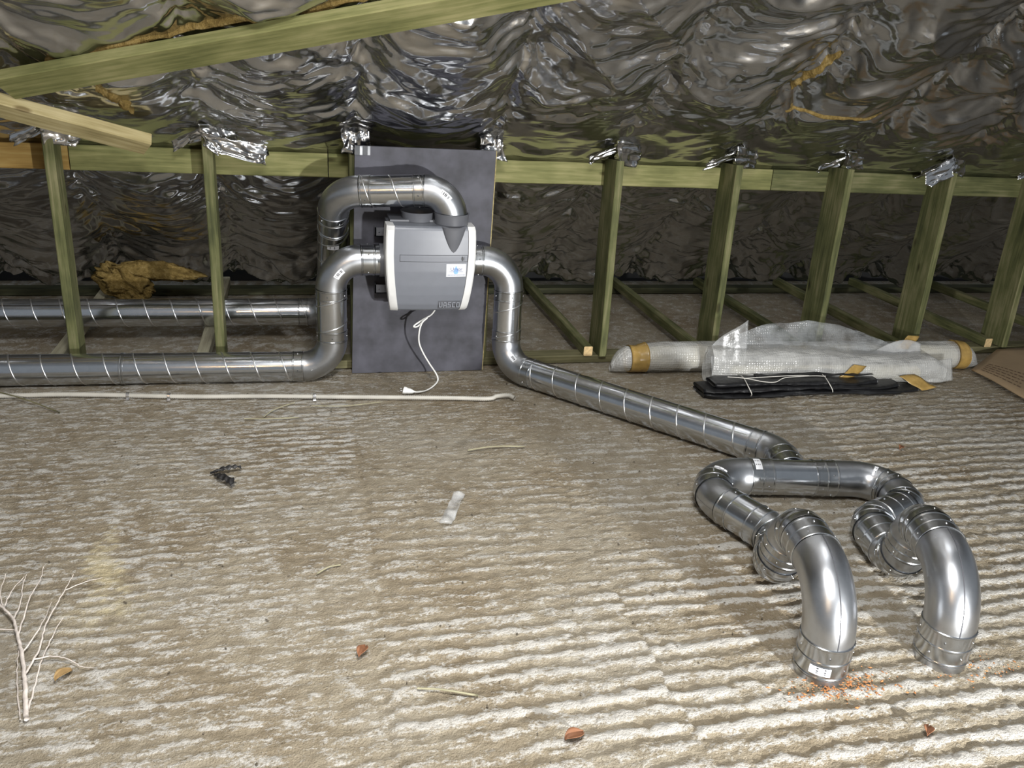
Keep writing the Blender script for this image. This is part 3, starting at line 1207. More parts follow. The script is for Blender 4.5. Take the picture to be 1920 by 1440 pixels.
def front_y(z):
    return float(np.interp(z, ZS, YF))


def half_w(z):
    return float(np.interp(z, ZS, HW))


# housing behind the cover
zl = np.linspace(0.402, 0.834, 14)
v = []
for z in zl:
    hw = half_w(z) - 0.012
    v += [(UX - hw, 3.97, z), (UX + hw, 3.97, z), (UX + hw, 4.15, z), (UX - hw, 4.15, z)]
f = [(tuple(reversed(q))) for q in [(i * 4 + j, (i + 1) * 4 + j, (i + 1) * 4 + (j + 1) % 4, i * 4 + (j + 1) % 4) for i in range(13) for j in range(4)]]
f += [(3, 2, 1, 0), (52, 53, 54, 55)]
housing = add('housing', v, f, M_COVERDK, unit, False)

# front cover with the scoop below the right-hand port
nx, nz = 72, 72
zz = np.concatenate([np.linspace(0.396, 0.42, 10), np.linspace(0.424, 0.838, nz - 10)])
SX, ST, SB = 0.690, 0.838, 0.716
v = []
for z in zz:
    hw = half_w(z) - 0.036
    y = front_y(z)
    for i in range(nx):
        x = UX - hw + 2 * hw * i / (nx - 1)
        yy = y + 0.010 * ((x - UX) / 0.2) ** 2
        v.append((x, yy, z))
f = grid_faces(len(zz), nx)
cover = add('front_cover', v, [tuple(reversed(q)) for q in f], M_COVER, unit, True, sharp=38)
# moulded half-round below the right-hand port, running out to a point
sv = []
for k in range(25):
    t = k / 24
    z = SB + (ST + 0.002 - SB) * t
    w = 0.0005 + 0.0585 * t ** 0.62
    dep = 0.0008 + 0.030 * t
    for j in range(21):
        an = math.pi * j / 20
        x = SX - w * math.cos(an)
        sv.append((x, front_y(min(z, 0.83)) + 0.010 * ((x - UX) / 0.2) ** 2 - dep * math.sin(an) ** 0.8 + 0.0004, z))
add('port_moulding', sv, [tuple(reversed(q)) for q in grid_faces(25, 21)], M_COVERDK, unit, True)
mb = MB()
# top edge of the cover
top = []
for i in range(nx):
    top.append(v[(len(zz) - 1) * nx + i])
tv = top + [(p[0], 4.0, 0.839) for p in top]
mb.add(tv, [tuple(reversed(q)) for q in grid_faces(2, nx)])
bot = [v[i] for i in range(nx)]
bv = bot + [(p[0], 4.05, 0.400) for p in bot]
mb.add(bv, grid_faces(2, nx))
add('cover_lip', mb.v, mb.f, M_COVER, unit, False)
# white side strips (front face and return along the side)
for s in (-1, 1):
    v = []
    zs = np.linspace(0.404, 0.838, 26)
    for z in zs:
        hw = half_w(z)
        y = front_y(z) + 0.004
        xi, xo = UX + s * (hw - 0.0375), UX + s * hw
        v += [(xi, y + 0.012, z), (xi, y - 0.003, z), (xo - s * 0.006, y + 0.002, z), (xo, y + 0.008, z), (xo, 4.02, z), (xi, 4.02, z)]
    f = []
    for i in range(25):
        for j in range(6):
            q = (i * 6 + j, i * 6 + (j + 1) % 6, (i + 1) * 6 + (j + 1) % 6, (i + 1) * 6 + j)
            f.append(q if s < 0 else tuple(reversed(q)))
    f += [tuple(range(6)), tuple(range(25 * 6, 26 * 6))]
    tag(add('side_strip', v, f, M_WHITE, unit, True, sharp=35), 'white curved side strip')


def face_quad(x0, x1, z0, z1, off, n=12):
    v = []
    for i in range(n + 1):
        x = x0 + (x1 - x0) * i / n
        for j in range(5):
            z = z0 + (z1 - z0) * j / 4
            v.append((x, front_y(z) + 0.010 * ((x - UX) / 0.2) ** 2 - off, z))
    return v, grid_faces(n + 1, 5)


def face_slab(name, x0, x1, z0, z1, off, mat, parent):
    v, f = face_quad(x0, x1, z0, z1, off)
    v2, _ = face_quad(x0, x1, z0, z1, -0.001)
    k = len(v)
    n = 12
    rim = [i * 5 for i in range(n + 1)] + [n * 5 + j for j in range(1, 5)] + [i * 5 + 4 for i in range(n - 1, -1, -1)] + [j for j in range(3, 0, -1)]
    ff = list(f) + [(rim[i], k + rim[i], k + rim[(i + 1) % len(rim)], rim[(i + 1) % len(rim)]) for i in range(len(rim))]
    return add(name, v + v2, ff, mat, parent, False)


# filter flap with its dark joint, latch
jd = face_slab('flap_joint', 0.430, 0.762, 0.670, 0.7045, 0.0006, M_GAP, unit)
fl = face_slab('filter_flap', 0.4325, 0.7595, 0.6725, 0.702, 0.0018, M_COVER, unit)
vv, ff = [], []
for k in range(16):
    an = 2 * math.pi * k / 16
    x, z = 0.735 + 0.0045 * math.cos(an), 0.687 + 0.0105 * math.sin(an)
    vv.append((x, front_y(z) + 0.010 * ((x - UX) / 0.2) ** 2 - 0.003, z))
    vv.append((x, front_y(z), z))
ff = [tuple(k * 2 for k in range(16))] + [(k * 2, k * 2 + 1, ((k + 1) % 16) * 2 + 1, ((k + 1) % 16) * 2) for k in range(16)]
add('latch', vv, ff, M_BLACK, fl, False)
face_slab('latch_mark', 0.7455, 0.747, 0.677, 0.697, 0.0024, M_GAP, fl)

# installer's sticker: white card with a blue drop and lettering
stk = face_slab('sticker', 0.657, 0.755, 0.597, 0.661, 0.0012, M_LABEL, unit)
tag(stk, 'white sticker with a blue water drop')
vv = []
for k in range(32):
    an = 2 * math.pi * k / 32
    w = math.sin(an) * math.sin((an % (2 * math.pi)) / 2) ** 1.3
    x, z = 0.705 + 0.0165 * w, 0.631 + 0.0215 * math.cos(an)
    vv.append((x, front_y(z) + 0.010 * ((x - UX) / 0.2) ** 2 - 0.0022, z))
M_DROP = plain('light blue ink', (0.22, 0.42, 0.85), 0.5, var=0.2, vscale=60)
add('water_drop', vv, [tuple(range(32))], M_DROP, stk, False)


def lettering(name, text, x0, z, size, mat, parent, off, spacing=1.0):
    c = bpy.data.curves.new(name, 'FONT')
    c.body = text
    c.size = size
    c.space_character = spacing
    c.extrude = 0.0002
    tmp = bpy.data.objects.new(name, c)
    COL.objects.link(tmp)
    bpy.context.view_layer.update()
    me = bpy.data.meshes.new_from_object(tmp.evaluated_get(bpy.context.evaluated_depsgraph_get()))
    bpy.data.objects.remove(tmp)
    me.materials.clear()
    me.materials.append(mat)
    o = bpy.data.objects.new(name, me)
    COL.objects.link(o)
    o.parent = parent
    y = front_y(z + size * 0.3) + 0.010 * ((x0 - UX + 0.03) / 0.2) ** 2 - off
    o.location = Vector((x0, y, z)) - wloc(parent)
    o.rotation_euler = (math.pi / 2, 0, 0.02)
    return o


lettering('lettering', 'Umor', 0.677, 0.6275, 0.025, M_GREYINK, stk, 0.0040, 0.98)
for (za, xa, xb) in ((0.6215, 0.673, 0.741), (0.604, 0.664, 0.750)):
    mb = MB()
    x = xa
    r2 = random.Random(3)
    while x < xb:
        w = r2.uniform(0.004, 0.009)
        y = front_y(za) + 0.010 * ((x - UX) / 0.2) ** 2 - 0.0021
        mb.add([(x, y, za), (x + w, y, za), (x + w, y, za + 0.0026), (x, y, za + 0.0026)], [(0, 1, 2, 3)])
        x += w + 0.0018
    add('fine_print', mb.v, mb.f, M_GREYINK, stk, False)

# maker's plate: raised block letters on a darker panel
pl_ = face_slab('name_plate', 0.624, 0.739, 0.419, 0.469, 0.0008, M_COVERDK, unit)
tag(pl_, 'dark grey name plate lettered VASCO')


def block_letters(x0, z0, w, h, gap, st, parent):
    def put(mb, a, b, c, d):
        zc = (c + d) / 2
        y = front_y(zc) + 0.010 * ((x0 - UX) / 0.2) ** 2
        mb.box(a, b, y - 0.0034, y + 0.0004, c, d)
    shapes = {'V': [(0, st, .16, 1), (1 - st, 1, .16, 1), (.14, .86, 0, .2)],
              'A': [(0, st, 0, .86), (1 - st, 1, 0, .86), (.12, .88, .80, 1), (st, 1 - st, .30, .46)],
              'S': [(.05, 1, .83, 1), (0, st, .5, .9), (.05, .95, .42, .58), (1 - st, 1, .1, .5), (0, .95, 0, .17)],
              'C': [(.08, 1, .83, 1), (0, st, .1, .9), (.08, 1, 0, .17)],
              'O': [(0, st, .1, .9), (1 - st, 1, .1, .9), (.08, .92, .83, 1), (.08, .92, 0, .17)]}
    for i, ch in enumerate('VASCO'):
        mb = MB()
        lx = x0 + i * (w + gap)
        for a, b, c, d in shapes[ch]:
            put(mb, lx + a * w, lx + b * w, z0 + c * h, z0 + d * h)
        add('letter', mb.v, mb.f, M_COVER, parent, False)


block_letters(0.6295, 0.432, 0.0175, 0.031, 0.0042, 0.30, pl_)


# port collars on top
def collar(name, cx, cy, z0, z1, r0, r1, mat, parent, solid_bottom=False, thick=0.006):
    a, b = Vector((cx, cy, z0)), Vector((cx, cy, z1))
    H = z1 - z0
    prof = [(0, r0), (H * 0.75, r0 + (r1 - r0) * 0.3), (H, r1), (H, r1 - thick), (H * 0.7, r0 - thick), (0, r0 - thick)]
    v, f = ring_profile(a, b, prof, 40)
    if solid_bottom:
        k = len(v)
        f = list(f) + [tuple(range(k - 40, k))]
    return add(name, v, f, mat, parent, True, sharp=40)


collar('port_collar', 0.690, 3.985, 0.828, 0.892, 0.081, 0.086, M_COVERDK, unit)
collar('port_collar', 0.535, 4.060, 0.832, 0.885, 0.078, 0.087, M_COVERDK, unit, True)
mb = MB().box(UX - 0.19, UX + 0.05, 4.0, 4.15, 0.834, 0.850)
add('top_housing', mb.v, mb.f, M_COVERDK, unit, False)
# side spigots where the ducts plug in
for s in (-1, 1):
    a = Vector((UX + s * 0.19, PORT_Y, PORT_Z))
    b = Vector((UX + s * 0.236, PORT_Y, PORT_Z))
    v, f = ring_profile(a, b, [(0, R + 0.007), (0.046, R + 0.007), (0.046, R - 0.004)], 40)
    add('side_spigot', v, f, M_COVERDK, unit, True, sharp=40)
# wall bracket arms
for z in (0.766, 0.474):
    mb = MB()
    mb.box(0.330, 0.40, 4.105, 4.112, z - 0.022, z + 0.022)
    mb.box(0.330, 0.40, 4.105, 4.165, z - 0.022, z - 0.018)
    mb.box(0.330, 0.336, 4.105, 4.165, z - 0.022, z + 0.022)
    br = add('mounting_bracket', mb.v, mb.f, M_COVERDK, unit, False)
    put_screw(br, (0.350, 4.105, z), (0, -1, 0))
# mains cord hanging to the floor, with its plug
cp = [(0.640, 4.03, 0.405), (0.612, 4.02, 0.365), (0.575, 4.01, 0.345), (0.528, 4.0, 0.318), (0.518, 4.0, 0.305), (0.540, 3.995, 0.310),
      (0.575, 4.0, 0.345), (0.582, 3.985, 0.355), (0.558, 3.985, 0.330), (0.545, 3.985, 0.285), (0.545, 3.985, 0.225), (0.566, 3.98, 0.170),
      (0.600, 3.98, 0.110), (0.640, 3.99, 0.045), (0.648, 3.985, 0.012), (0.620, 3.93, 0.006), (0.575, 3.870, 0.006), (0.525, 3.835, 0.012), (0.495, 3.83, 0.018)]
v, f = sweep(catmull(cp, 8), 0.0042, 8)
cord = add('power_cord', v, f, M_CORD, unit, True)
tag(cord, 'white power cord hanging to the floor')
v, f = sweep(catmull([(0.505, 3.832, 0.016), (0.49, 3.83, 0.018), (0.470, 3.835, 0.020), (0.458, 3.838, 0.021), (0.452, 3.84, 0.022)], 4),
             [0.006, 0.008, 0.010, 0.012, 0.013, 0.015, 0.016, 0.0165, 0.017, 0.019, 0.020, 0.020, 0.021, 0.021, 0.021, 0.021, 0.020], 12)
plug = add('plug', v, f, M_CORD, cord, True, sharp=50)
for dy in (-0.009, 0.009):
    v, f = sweep([(0.452, 3.84 + dy, 0.022 + dy * 0.3), (0.434, 3.846 + dy, 0.026 + dy * 0.3)], 0.0024, 8)
    add('pin', v, f, M_SCREW, plug, True)

# ================================================================ CORRUGATED CONDUIT ALONG THE FLOOR
cp = [(-2.6, 3.99, 0.013), (-1.9, 3.975, 0.013), (-1.403, 3.945, 0.013), (-1.15, 3.940, 0.013), (-0.95, 3.918, 0.013), (-0.55, 3.865, 0.013),
      (-0.21, 3.842, 0.013), (0.2, 3.798, 0.013), (0.65, 3.750, 0.013), (0.86, 3.722, 0.013), (0.91, 3.733, 0.02), (0.97, 3.742, 0.018), (1.0, 3.715, 0.013)]
pts = catmull(cp, 40)
L = [0.0]
for a, b in zip(pts[:-1], pts[1:]):
    L.append(L[-1] + (b - a).length)
tot = L[-1]
pitch = 0.0100
ns = int(tot / pitch * 2)
res = []
rad = []
k = 0
for i in range(ns + 1):
    s = tot * i / ns
    while k < len(L) - 2 and L[k + 1] < s:
        k += 1
    t = (s - L[k]) / max(1e-9, L[k + 1] - L[k])
    res.append(pts[k] + (pts[k + 1] - pts[k]) * t)
    rad.append(0.0125 if i % 2 else 0.0098)
v, f = sweep(res, rad, 10)
conduit = add('conduit', v, f, M_CONDUIT, None, True)
tag(conduit, 'thin off-white corrugated conduit lying along the floor before the ducts', 'conduit')
for (x, y) in ((-0.845, 3.905), (-0.66, 3.879), (0.015, 3.818)):
    mb = MB()
    vv = []
    for k in range(9):
        an = math.pi * k / 8
        for w in (-0.007, 0.007):
            vv.append((x + w, y + 0.0150 * math.cos(an), 0.002 + 0.026 * math.sin(an) ** 0.7))
    mb.add(vv, grid_faces(9, 2))
    mb.box(x - 0.007, x + 0.007, y - 0.030, y - 0.013, 0.0, 0.003)
    add('saddle_clip', mb.v, mb.f, M_SCREW, conduit, False)

# ================================================================ WRAPPED GOODS ON THE RIGHT
def loft(xs, cy, cz, ry, rz, seg=40, lump=0.0, seed=0, power=2.2, tdir=(0, 0)):
    """closed lumpy body along X with superellipse sections"""
    v = []
    for i, x in enumerate(xs):
        for k in range(seg):
            an = 2 * math.pi * k / seg
            c, s = math.cos(an), math.sin(an)
            e = 2 / power
            yy = ry[i] * math.copysign(abs(c) ** e, c)
            zz_ = rz[i] * math.copysign(abs(s) ** e, s)
            nn = 1.0
            if lump:
                nn += lump * float(vnoise(np.array(x * 9.0 + seed), np.array(an * 2.2 + 5), 90 + seed)) + \
                    lump * 0.6 * float(ridged(np.array(x * 22.0), np.array(an * 4.0 + seed), 91 + seed))
            v.append((x, cy[i] + yy * nn, max(0.001, cz[i] + zz_ * nn)))
    f = grid_faces(len(xs), seg, wrap_v=True)
    f.append(tuple(reversed(range(seg))))
    f.append(tuple(range((len(xs) - 1) * seg, len(xs) * seg)))
    return v, [tuple(reversed(q)) for q in f]


roll = empty('wrapped_roll', (2.8, 4.03, 0))
tag(roll, 'long bubble wrapped roll taped at both ends lying before the right posts', 'wrapped roll')
RXS = np.linspace(1.64, 4.02, 120)


def roll_r(x):
    a = np.interp(x, [1.64, 1.67, 1.72, 1.78, 1.84, 1.95, 3.80, 3.88, 3.95, 4.02], [0.020, 0.055, 0.073, 0.070, 0.080, 0.086, 0.083, 0.080, 0.062, 0.012])
    return a


def roll_y(x):
    return 4.075 - 0.040 * (x - 1.64)


v, f = loft(RXS, roll_y(RXS), roll_r(RXS) + 0.002, roll_r(RXS), roll_r(RXS), 40, 0.035, 4, 2.0)
add('bubble_wrap', v, f, M_WRAP, roll, True)
xs = np.linspace(1.74, 3.86, 30)
v, f = loft(xs, roll_y(xs), roll_r(xs) - 0.004, roll_r(xs) * 0.80, roll_r(xs) * 0.80, 28, 0.0, 4, 2.0)
add('foam_core', v, f, M_FOAM, roll, True)
for x0, x1 in ((1.735, 1.835), (3.815, 3.90)):
    xs = np.linspace(x0, x1, 12)
    v, f = loft(xs, roll_y(xs), roll_r(xs) + 0.004, roll_r(xs) + 0.007, roll_r(xs) + 0.006, 40, 0.03, 4, 2.0)
    add('tape_band', v, f, M_TAPE, roll, True)

# loose bundle of bubble wrap in front of the roll
bundle = empty('bubble_wrap_bundle', (2.85, 3.88, 0))
tag(bundle, 'loose bundle of clear bubble wrap with an arched sheet, between the roll and black polythene', 'bubble wrap')
xs = np.linspace(2.13, 3.58, 90)
by = 3.872 - 0.050 * (xs - 2.13)
ry = np.interp(xs, [2.13, 2.2, 2.5, 3.0, 3.4, 3.58], [0.060, 0.082, 0.088, 0.086, 0.082, 0.070])
rz = np.interp(xs, [2.13, 2.16, 2.3, 2.6, 3.0, 3.3, 3.5, 3.58], [0.105, 0.100, 0.095, 0.098, 0.083, 0.074, 0.078, 0.058])
v, f = loft(xs, by, rz + 0.002, ry, rz, 44, 0.055, 7, 2.4)
f = f[:-2]
add('wrap_body', v, f, M_WRAP, bundle, True)
xs2 = np.linspace(2.24, 3.42, 24)
v, f = loft(xs2, 3.87 - 0.055 * (xs2 - 2.13), 0.052 + 0 * xs2, 0.052 + 0 * xs2, 0.045 + 0 * xs2, 24, 0.0, 1, 2.2)
add('foam_core', v, f, M_FOAM, bundle, True)


def sheet(name, fn, nu, nv, mat, parent, thick=0.0016):
    g = np.array([[fn(i / (nu - 1), j / (nv - 1)) for j in range(nv)] for i in range(nu)])
    du = np.gradient(g, axis=0)
    dv = np.gradient(g, axis=1)
    nn = np.cross(du, dv)
    nn /= np.linalg.norm(nn, axis=2, keepdims=True) + 1e-9
    top = (g + nn * thick / 2).reshape(-1, 3)
    bot = (g - nn * thick / 2).reshape(-1, 3)
    k = nu * nv
    F = grid_faces(nu, nv)
    f = list(F) + [tuple(reversed([i + k for i in q])) for q in F]
    rim = [i * nv for i in range(nu)] + [(nu - 1) * nv + j for j in range(1, nv)] + [i * nv + nv - 1 for i in range(nu - 2, -1, -1)] + list(range(nv - 2, 0, -1))
    f += [(rim[i], rim[i] + k, rim[(i + 1) % len(rim)] + k, rim[(i + 1) % len(rim)]) for i in range(len(rim))]
    return add(name, np.concatenate([top, bot]), f, mat, parent, True)


def arch(u, w):
    x = 2.30 + 1.18 * u
    prof = float(np.interp(u, [0, 0.06, 0.2, 0.4, 0.6, 0.8, 1.0], [0.13, 0.225, 0.290, 0.310, 0.280, 0.210, 0.12]))
    y0 = 3.92 - 0.04 * u
    z = 0.105 + (prof - 0.105) * math.sin(w * math.pi / 2) + 0.006 * float(vnoise(np.array(u * 14), np.array(w * 5), 44))
    y = y0 + 0.10 * w + 0.03 * math.sin(w * 3.1) + 0.010 * float(vnoise(np.array(u * 9), np.array(w * 4), 45))
    return (x, y, z)


sheet('arched_sheet', arch, 60, 16, M_WRAPCLEAR, bundle)


def left_flap(u, w):
    # stiff film mouth standing at the left end
    x = 2.13 + 0.24 * u
    z = 0.10 + (0.05 + 0.19 * u ** 0.8) * w
    y = 3.90 + 0.06 * w - 0.05 * (1 - u) * w + 0.02 * math.sin(5 * u)
    return (x, y, z)


sheet('film_flap', left_flap, 16, 14, M_FILM, bundle)


def front_skirt(u, w):
    x = 2.12 + 0.16 * u + 0.01 * w
    z = 0.165 * (1 - w) + 0.004
    y = 3.83 - 0.05 * w + 0.02 * math.sin(u * 7) + 0.05 * u
    return (x, y, z)


sheet('film_skirt', front_skirt, 14, 12, M_FILM, bundle)


def right_flap(u, w):
    x = 3.36 + 0.30 * u
    y = 3.745 + 0.012 * math.sin(u * 8)
    z = 0.012 + 0.120 * w
    return (x, y + 0.05 * w, z)


sheet('film_flap', right_flap, 16, 12, M_WRAP, bundle)


def peak_flap(u, w):
    x = 3.20 + 0.30 * u
    z = 0.11 + (0.02 + 0.085 * math.sin(u * 2.3)) * w
    return (x, 3.90 + 0.03 * w - 0.03 * u, z)


sheet('film_flap', peak_flap, 14, 10, M_FILM, bundle)


def tape_piece(p, du, dv, parent):
    p, du, dv = Vector(p), Vector(du), Vector(dv)
    return sheet('tape_piece', lambda u, w: tuple(p + du * u + dv * w + du.cross(dv).normalized() * 0.004 * math.sin(u * 9 + w * 5)), 8, 6, M_TAPE, parent)


tape_piece((2.86, 3.735, 0.050), (0.10, 0.008, 0.085), (0.085, 0.0, -0.012), bundle)
tape_piece((3.25, 3.715, 0.066), (0.10, -0.085, -0.055), (0.10, 0.01, 0.012), bundle)
tape_piece((3.36, 3.925, 0.155), (0.08, 0.02, 0.075), (0.085, 0.0, -0.006), bundle)

# folded black polythene tied with string
tarp = empty('folded_polythene', (2.68, 3.70, 0))
tag(tarp, 'folded black polythene sheet tied with white string in front of the bubble wrap', 'plastic sheet')
xs = np.linspace(2.02, 3.34, 80)
ty = 3.725 - 0.03 * (xs - 2.02)
layers = [(0.014, 0.085, 0.0, 0.0), (0.038, 0.080, -0.02, 0.02), (0.058, 0.070, 0.03, 0.05)]
for i, (z, w, a0, a1) in enumerate(layers):
    xx = np.linspace(2.02 + a0 + 0.02 * i, 3.34 - a1 - 0.10 * i, 80)
    yy = 3.725 - 0.03 * (xx - 2.02) + 0.010 * i
    hz = 0.0125 + 0.003 * np.sin(xx * 13 + i * 2)
    v, f = loft(xx, yy, z + 0.006 * np.sin(xx * 5 + i), np.interp(xx, [xx[0], xx[0] + 0.05, xx[-1] - 0.15, xx[-1]], [w * 0.8, w, w, w * 0.45]), hz, 26, 0.10, 20 + i, 3.0)
    add('fold', v, f, M_TARP, tarp, True)


def tarp_flap(u, w):
    return (2.36 + 0.72 * u, 3.79 - 0.05 * w - 0.02 * u, 0.078 + 0.020 * math.sin(u * 3.0) * (1 - w) + 0.004 * math.sin(u * 23 + w * 4))


sheet('loose_flap', tarp_flap, 30, 8, M_TARP, tarp, 0.003)
for x in (2.27, 2.76):
    cyl = []
    for k in range(25):
        an = 2 * math.pi * k / 24
        cyl.append((x + 0.012 * math.sin(an * 2), 3.712 + 0.096 * math.cos(an), max(0.004, 0.040 + 0.044 * math.sin(an))))
    v, f = sweep(cyl, 0.0024, 6, False)
    add('string', v, f, M_STRING, tarp, True)
st = [(2.18, 3.73, 0.089), (2.27, 3.70, 0.090), (2.36, 3.665, 0.082), (2.43, 3.66, 0.080), (2.50, 3.69, 0.090), (2.62, 3.70, 0.092), (2.70, 3.705, 0.090), (2.76, 3.70, 0.088)]
v, f = sweep(catmull(st, 6), 0.0022, 6)
add('string', v, f, M_STRING, tarp, True)
v, f = sweep(catmull([(2.27, 3.70, 0.090), (2.4, 3.70, 0.094), (2.58, 3.71, 0.094), (2.66, 3.705, 0.092)], 6), 0.0022, 6)
add('string', v, f, M_STRING, tarp, True)

# cardboard sheet at the right edge
card = empty('cardboard_sheet', (4.3, 3.9, 0))
tag(card, 'flattened brown cardboard with faint print at the right edge', 'cardboard')
cc = [Vector((3.90, 3.885, 0.022)), Vector((4.34, 4.170, 0.04)), Vector((5.10, 4.180, 0.045)), Vector((5.0, 2.9, 0.03)), Vector((3.86, 3.30, 0.03))]


def card_fn(u, w):
    a = cc[0] + (cc[1] - cc[0]) * w
    b = cc[4] + (cc[2] - cc[4]) * w
    p = a + (b - a) * u
    return (p.x, p.y, p.z + 0.010 * math.sin(u * 6) * 0.4)


sheet('panel', card_fn, 14, 10, M_CARD, card, 0.006)


M_PRINT = plain('brown print', (0.14, 0.085, 0.05), 0.8)
mb = MB()
r3 = random.Random(9)
for row in range(5):
    t = 0.10
    while t < 0.62:
        w = r3.uniform(0.02, 0.07)
        for (u0, u1) in ((t, t + w),):
            s0 = 0.10 + row * 0.055
            P = [card_fn(u0, s0), card_fn(u1, s0), card_fn(u1, s0 + 0.014), card_fn(u0, s0 + 0.014)]
            mb.add([(p[0], p[1], p[2] + 0.0045) for p in P], [(0, 1, 2, 3)])
        t += w + 0.02
add('print', mb.v, mb.f, M_PRINT, card, False)

# ================================================================ INSULATION WOOL
def wool_blob(name, centre, ax, ay, az, seed, parent=None, rough=0.35, nu=40, nv=24):
    v = []
    for i in range(nu):
        a = 2 * math.pi * i / nu
        for j in range(nv):
            b = math.pi * j / (nv - 1)
            dx, dy, dz = math.cos(a) * math.sin(b), math.sin(a) * math.sin(b), math.cos(b)
            k = 1 + rough * float(fbm(np.array(dx * 2.4 + dz * 1.7 + seed), np.array(dy * 2.4 - dz * 1.1 + seed * 2), 200 + seed, 4)) * 1.8
            p = Vector(centre) + Vector(ax) * (dx * k) + Vector(ay) * (dy * k) + Vector(az) * (dz * k)
            v.append(p)
    f = grid_faces(nu, nv, wrap_u=True)
    return add(name, v, f, M_WOOL, parent, True)


wool = empty('insulation_wool', (-1.03, 5.2, 0.10))
tag(wool, 'tuft of yellow-brown mineral wool hanging from the foil behind the left posts', 'insulation')
wool_blob('wool_slab', (-0.88, 5.22, 0.265), (0.26, 0, -0.01), (0, 0.06, 0), (0, -0.01, 0.055), 3, wool)
wool_blob('wool_tuft', (-1.05, 5.20, 0.200), (0.15, 0, -0.05), (0, 0.06, 0), (0.02, 0, 0.085), 5, wool, 0.5)


def u_of(y):
    return (ROOF_Y0 - y) * _RN


def roof_strip(x0, u0, x1, u1, w, h, seed):
    """wool showing through a slit in the foil, following the roof"""
    P0, P1 = np.array([x0, u0]), np.array([x1, u1])
    d = (P1 - P0) / np.linalg.norm(P1 - P0)
    nrm = np.array([-d[1], d[0]])
    n, mcs = 40, 9
    v = []
    for i in range(n):
        t = i / (n - 1)
        ww = w * math.sin(math.pi * t) ** 0.5 * (0.6 + 0.5 * float(vnoise(np.array(t * 8.0), np.array(seed * 3.3), 301)))
        for j in range(mcs):
            s = j / (mcs - 1) * 2 - 1
            q = P0 + (P1 - P0) * t + nrm * (s * ww)
            lift = h * (1 - s * s) * (0.8 + 0.5 * float(fbm(np.array(t * 14.0), np.array(s * 3.0 + seed), 305, 3))) - 0.003
            v.append(roof_point(np.array(q[0]), np.array(q[1]), lift))
    o = add('insulation_tear', v, [tuple(reversed(q)) for q in grid_faces(n, mcs)], M_WOOL, ceiling, True)
    return o


roof_strip(2.285, u_of(3.80), 2.345, u_of(3.55), 0.028, 0.030, 1)
roof_strip(2.33, u_of(3.91), 2.90, u_of(3.92), 0.016, 0.016, 2)
roof_strip(-0.98, u_of(3.845), 0.30, u_of(3.44), 0.030, 0.025, 4)
roof_strip(-0.82, u_of(3.93), -0.72, u_of(4.12), 0.035, 0.03, 6)


# loose foil corners turned out round the post heads
def foil_flap(c, du, dv, seed, amp=0.012):
    c, du, dv = Vector(c), Vector(du), Vector(dv)
    nn = du.cross(dv).normalized()

    def fn(u, w):
        k = amp * (float(ridged(np.array(u * 2.7 + seed), np.array(w * 2.9 - seed), 400)) + 0.5 * float(ridged(np.array(u * 6 + seed), np.array(w * 6), 401)))
        e = 0.15 * float(vnoise(np.array(u * 3 + seed), np.array(w * 3), 402))
        return tuple(c + du * (u + e * w) + dv * (w + e * u) + nn * k)
    return sheet('foil_flap', fn, 20, 16, M_FOIL, ceiling, 0.0008)


for i, px in enumerate(POST_X):
    zt = 1.16
    yf = 4.205 + LEAN * zt
    rr = random.Random(i * 5 + 2)
    if i in (2, 3):
        foil_flap((px - 0.06, yf - 0.02, zt + 0.09), (0.13, 0.01, 0.0), (0.01, 0.02, -0.13), i, 0.010)
        continue
    if i >= 4:
        px = px * 1.010
    foil_flap((px - 0.03, yf - 0.035, zt + 0.075), (0.15, 0.05, -0.01), (0.03, 0.04, -0.10 - rr.uniform(0, 0.03)), i + 1, 0.008)
    foil_flap((px - 0.16, yf + 0.03, zt - 0.02), (0.15, -0.03, 0.07), (0.0, 0.03, -0.05), i + 11, 0.007)
foil_flap((POST_X[7] - 0.16, 4.225, 1.13), (0.17, -0.01, 0.10), (0.035, -0.01, -0.085), 33, 0.008)
foil_flap((POST_X[1] - 0.02, 4.20, 1.20), (0.30, 0.02, -0.07), (0.02, 0.02, -0.09), 35, 0.02)

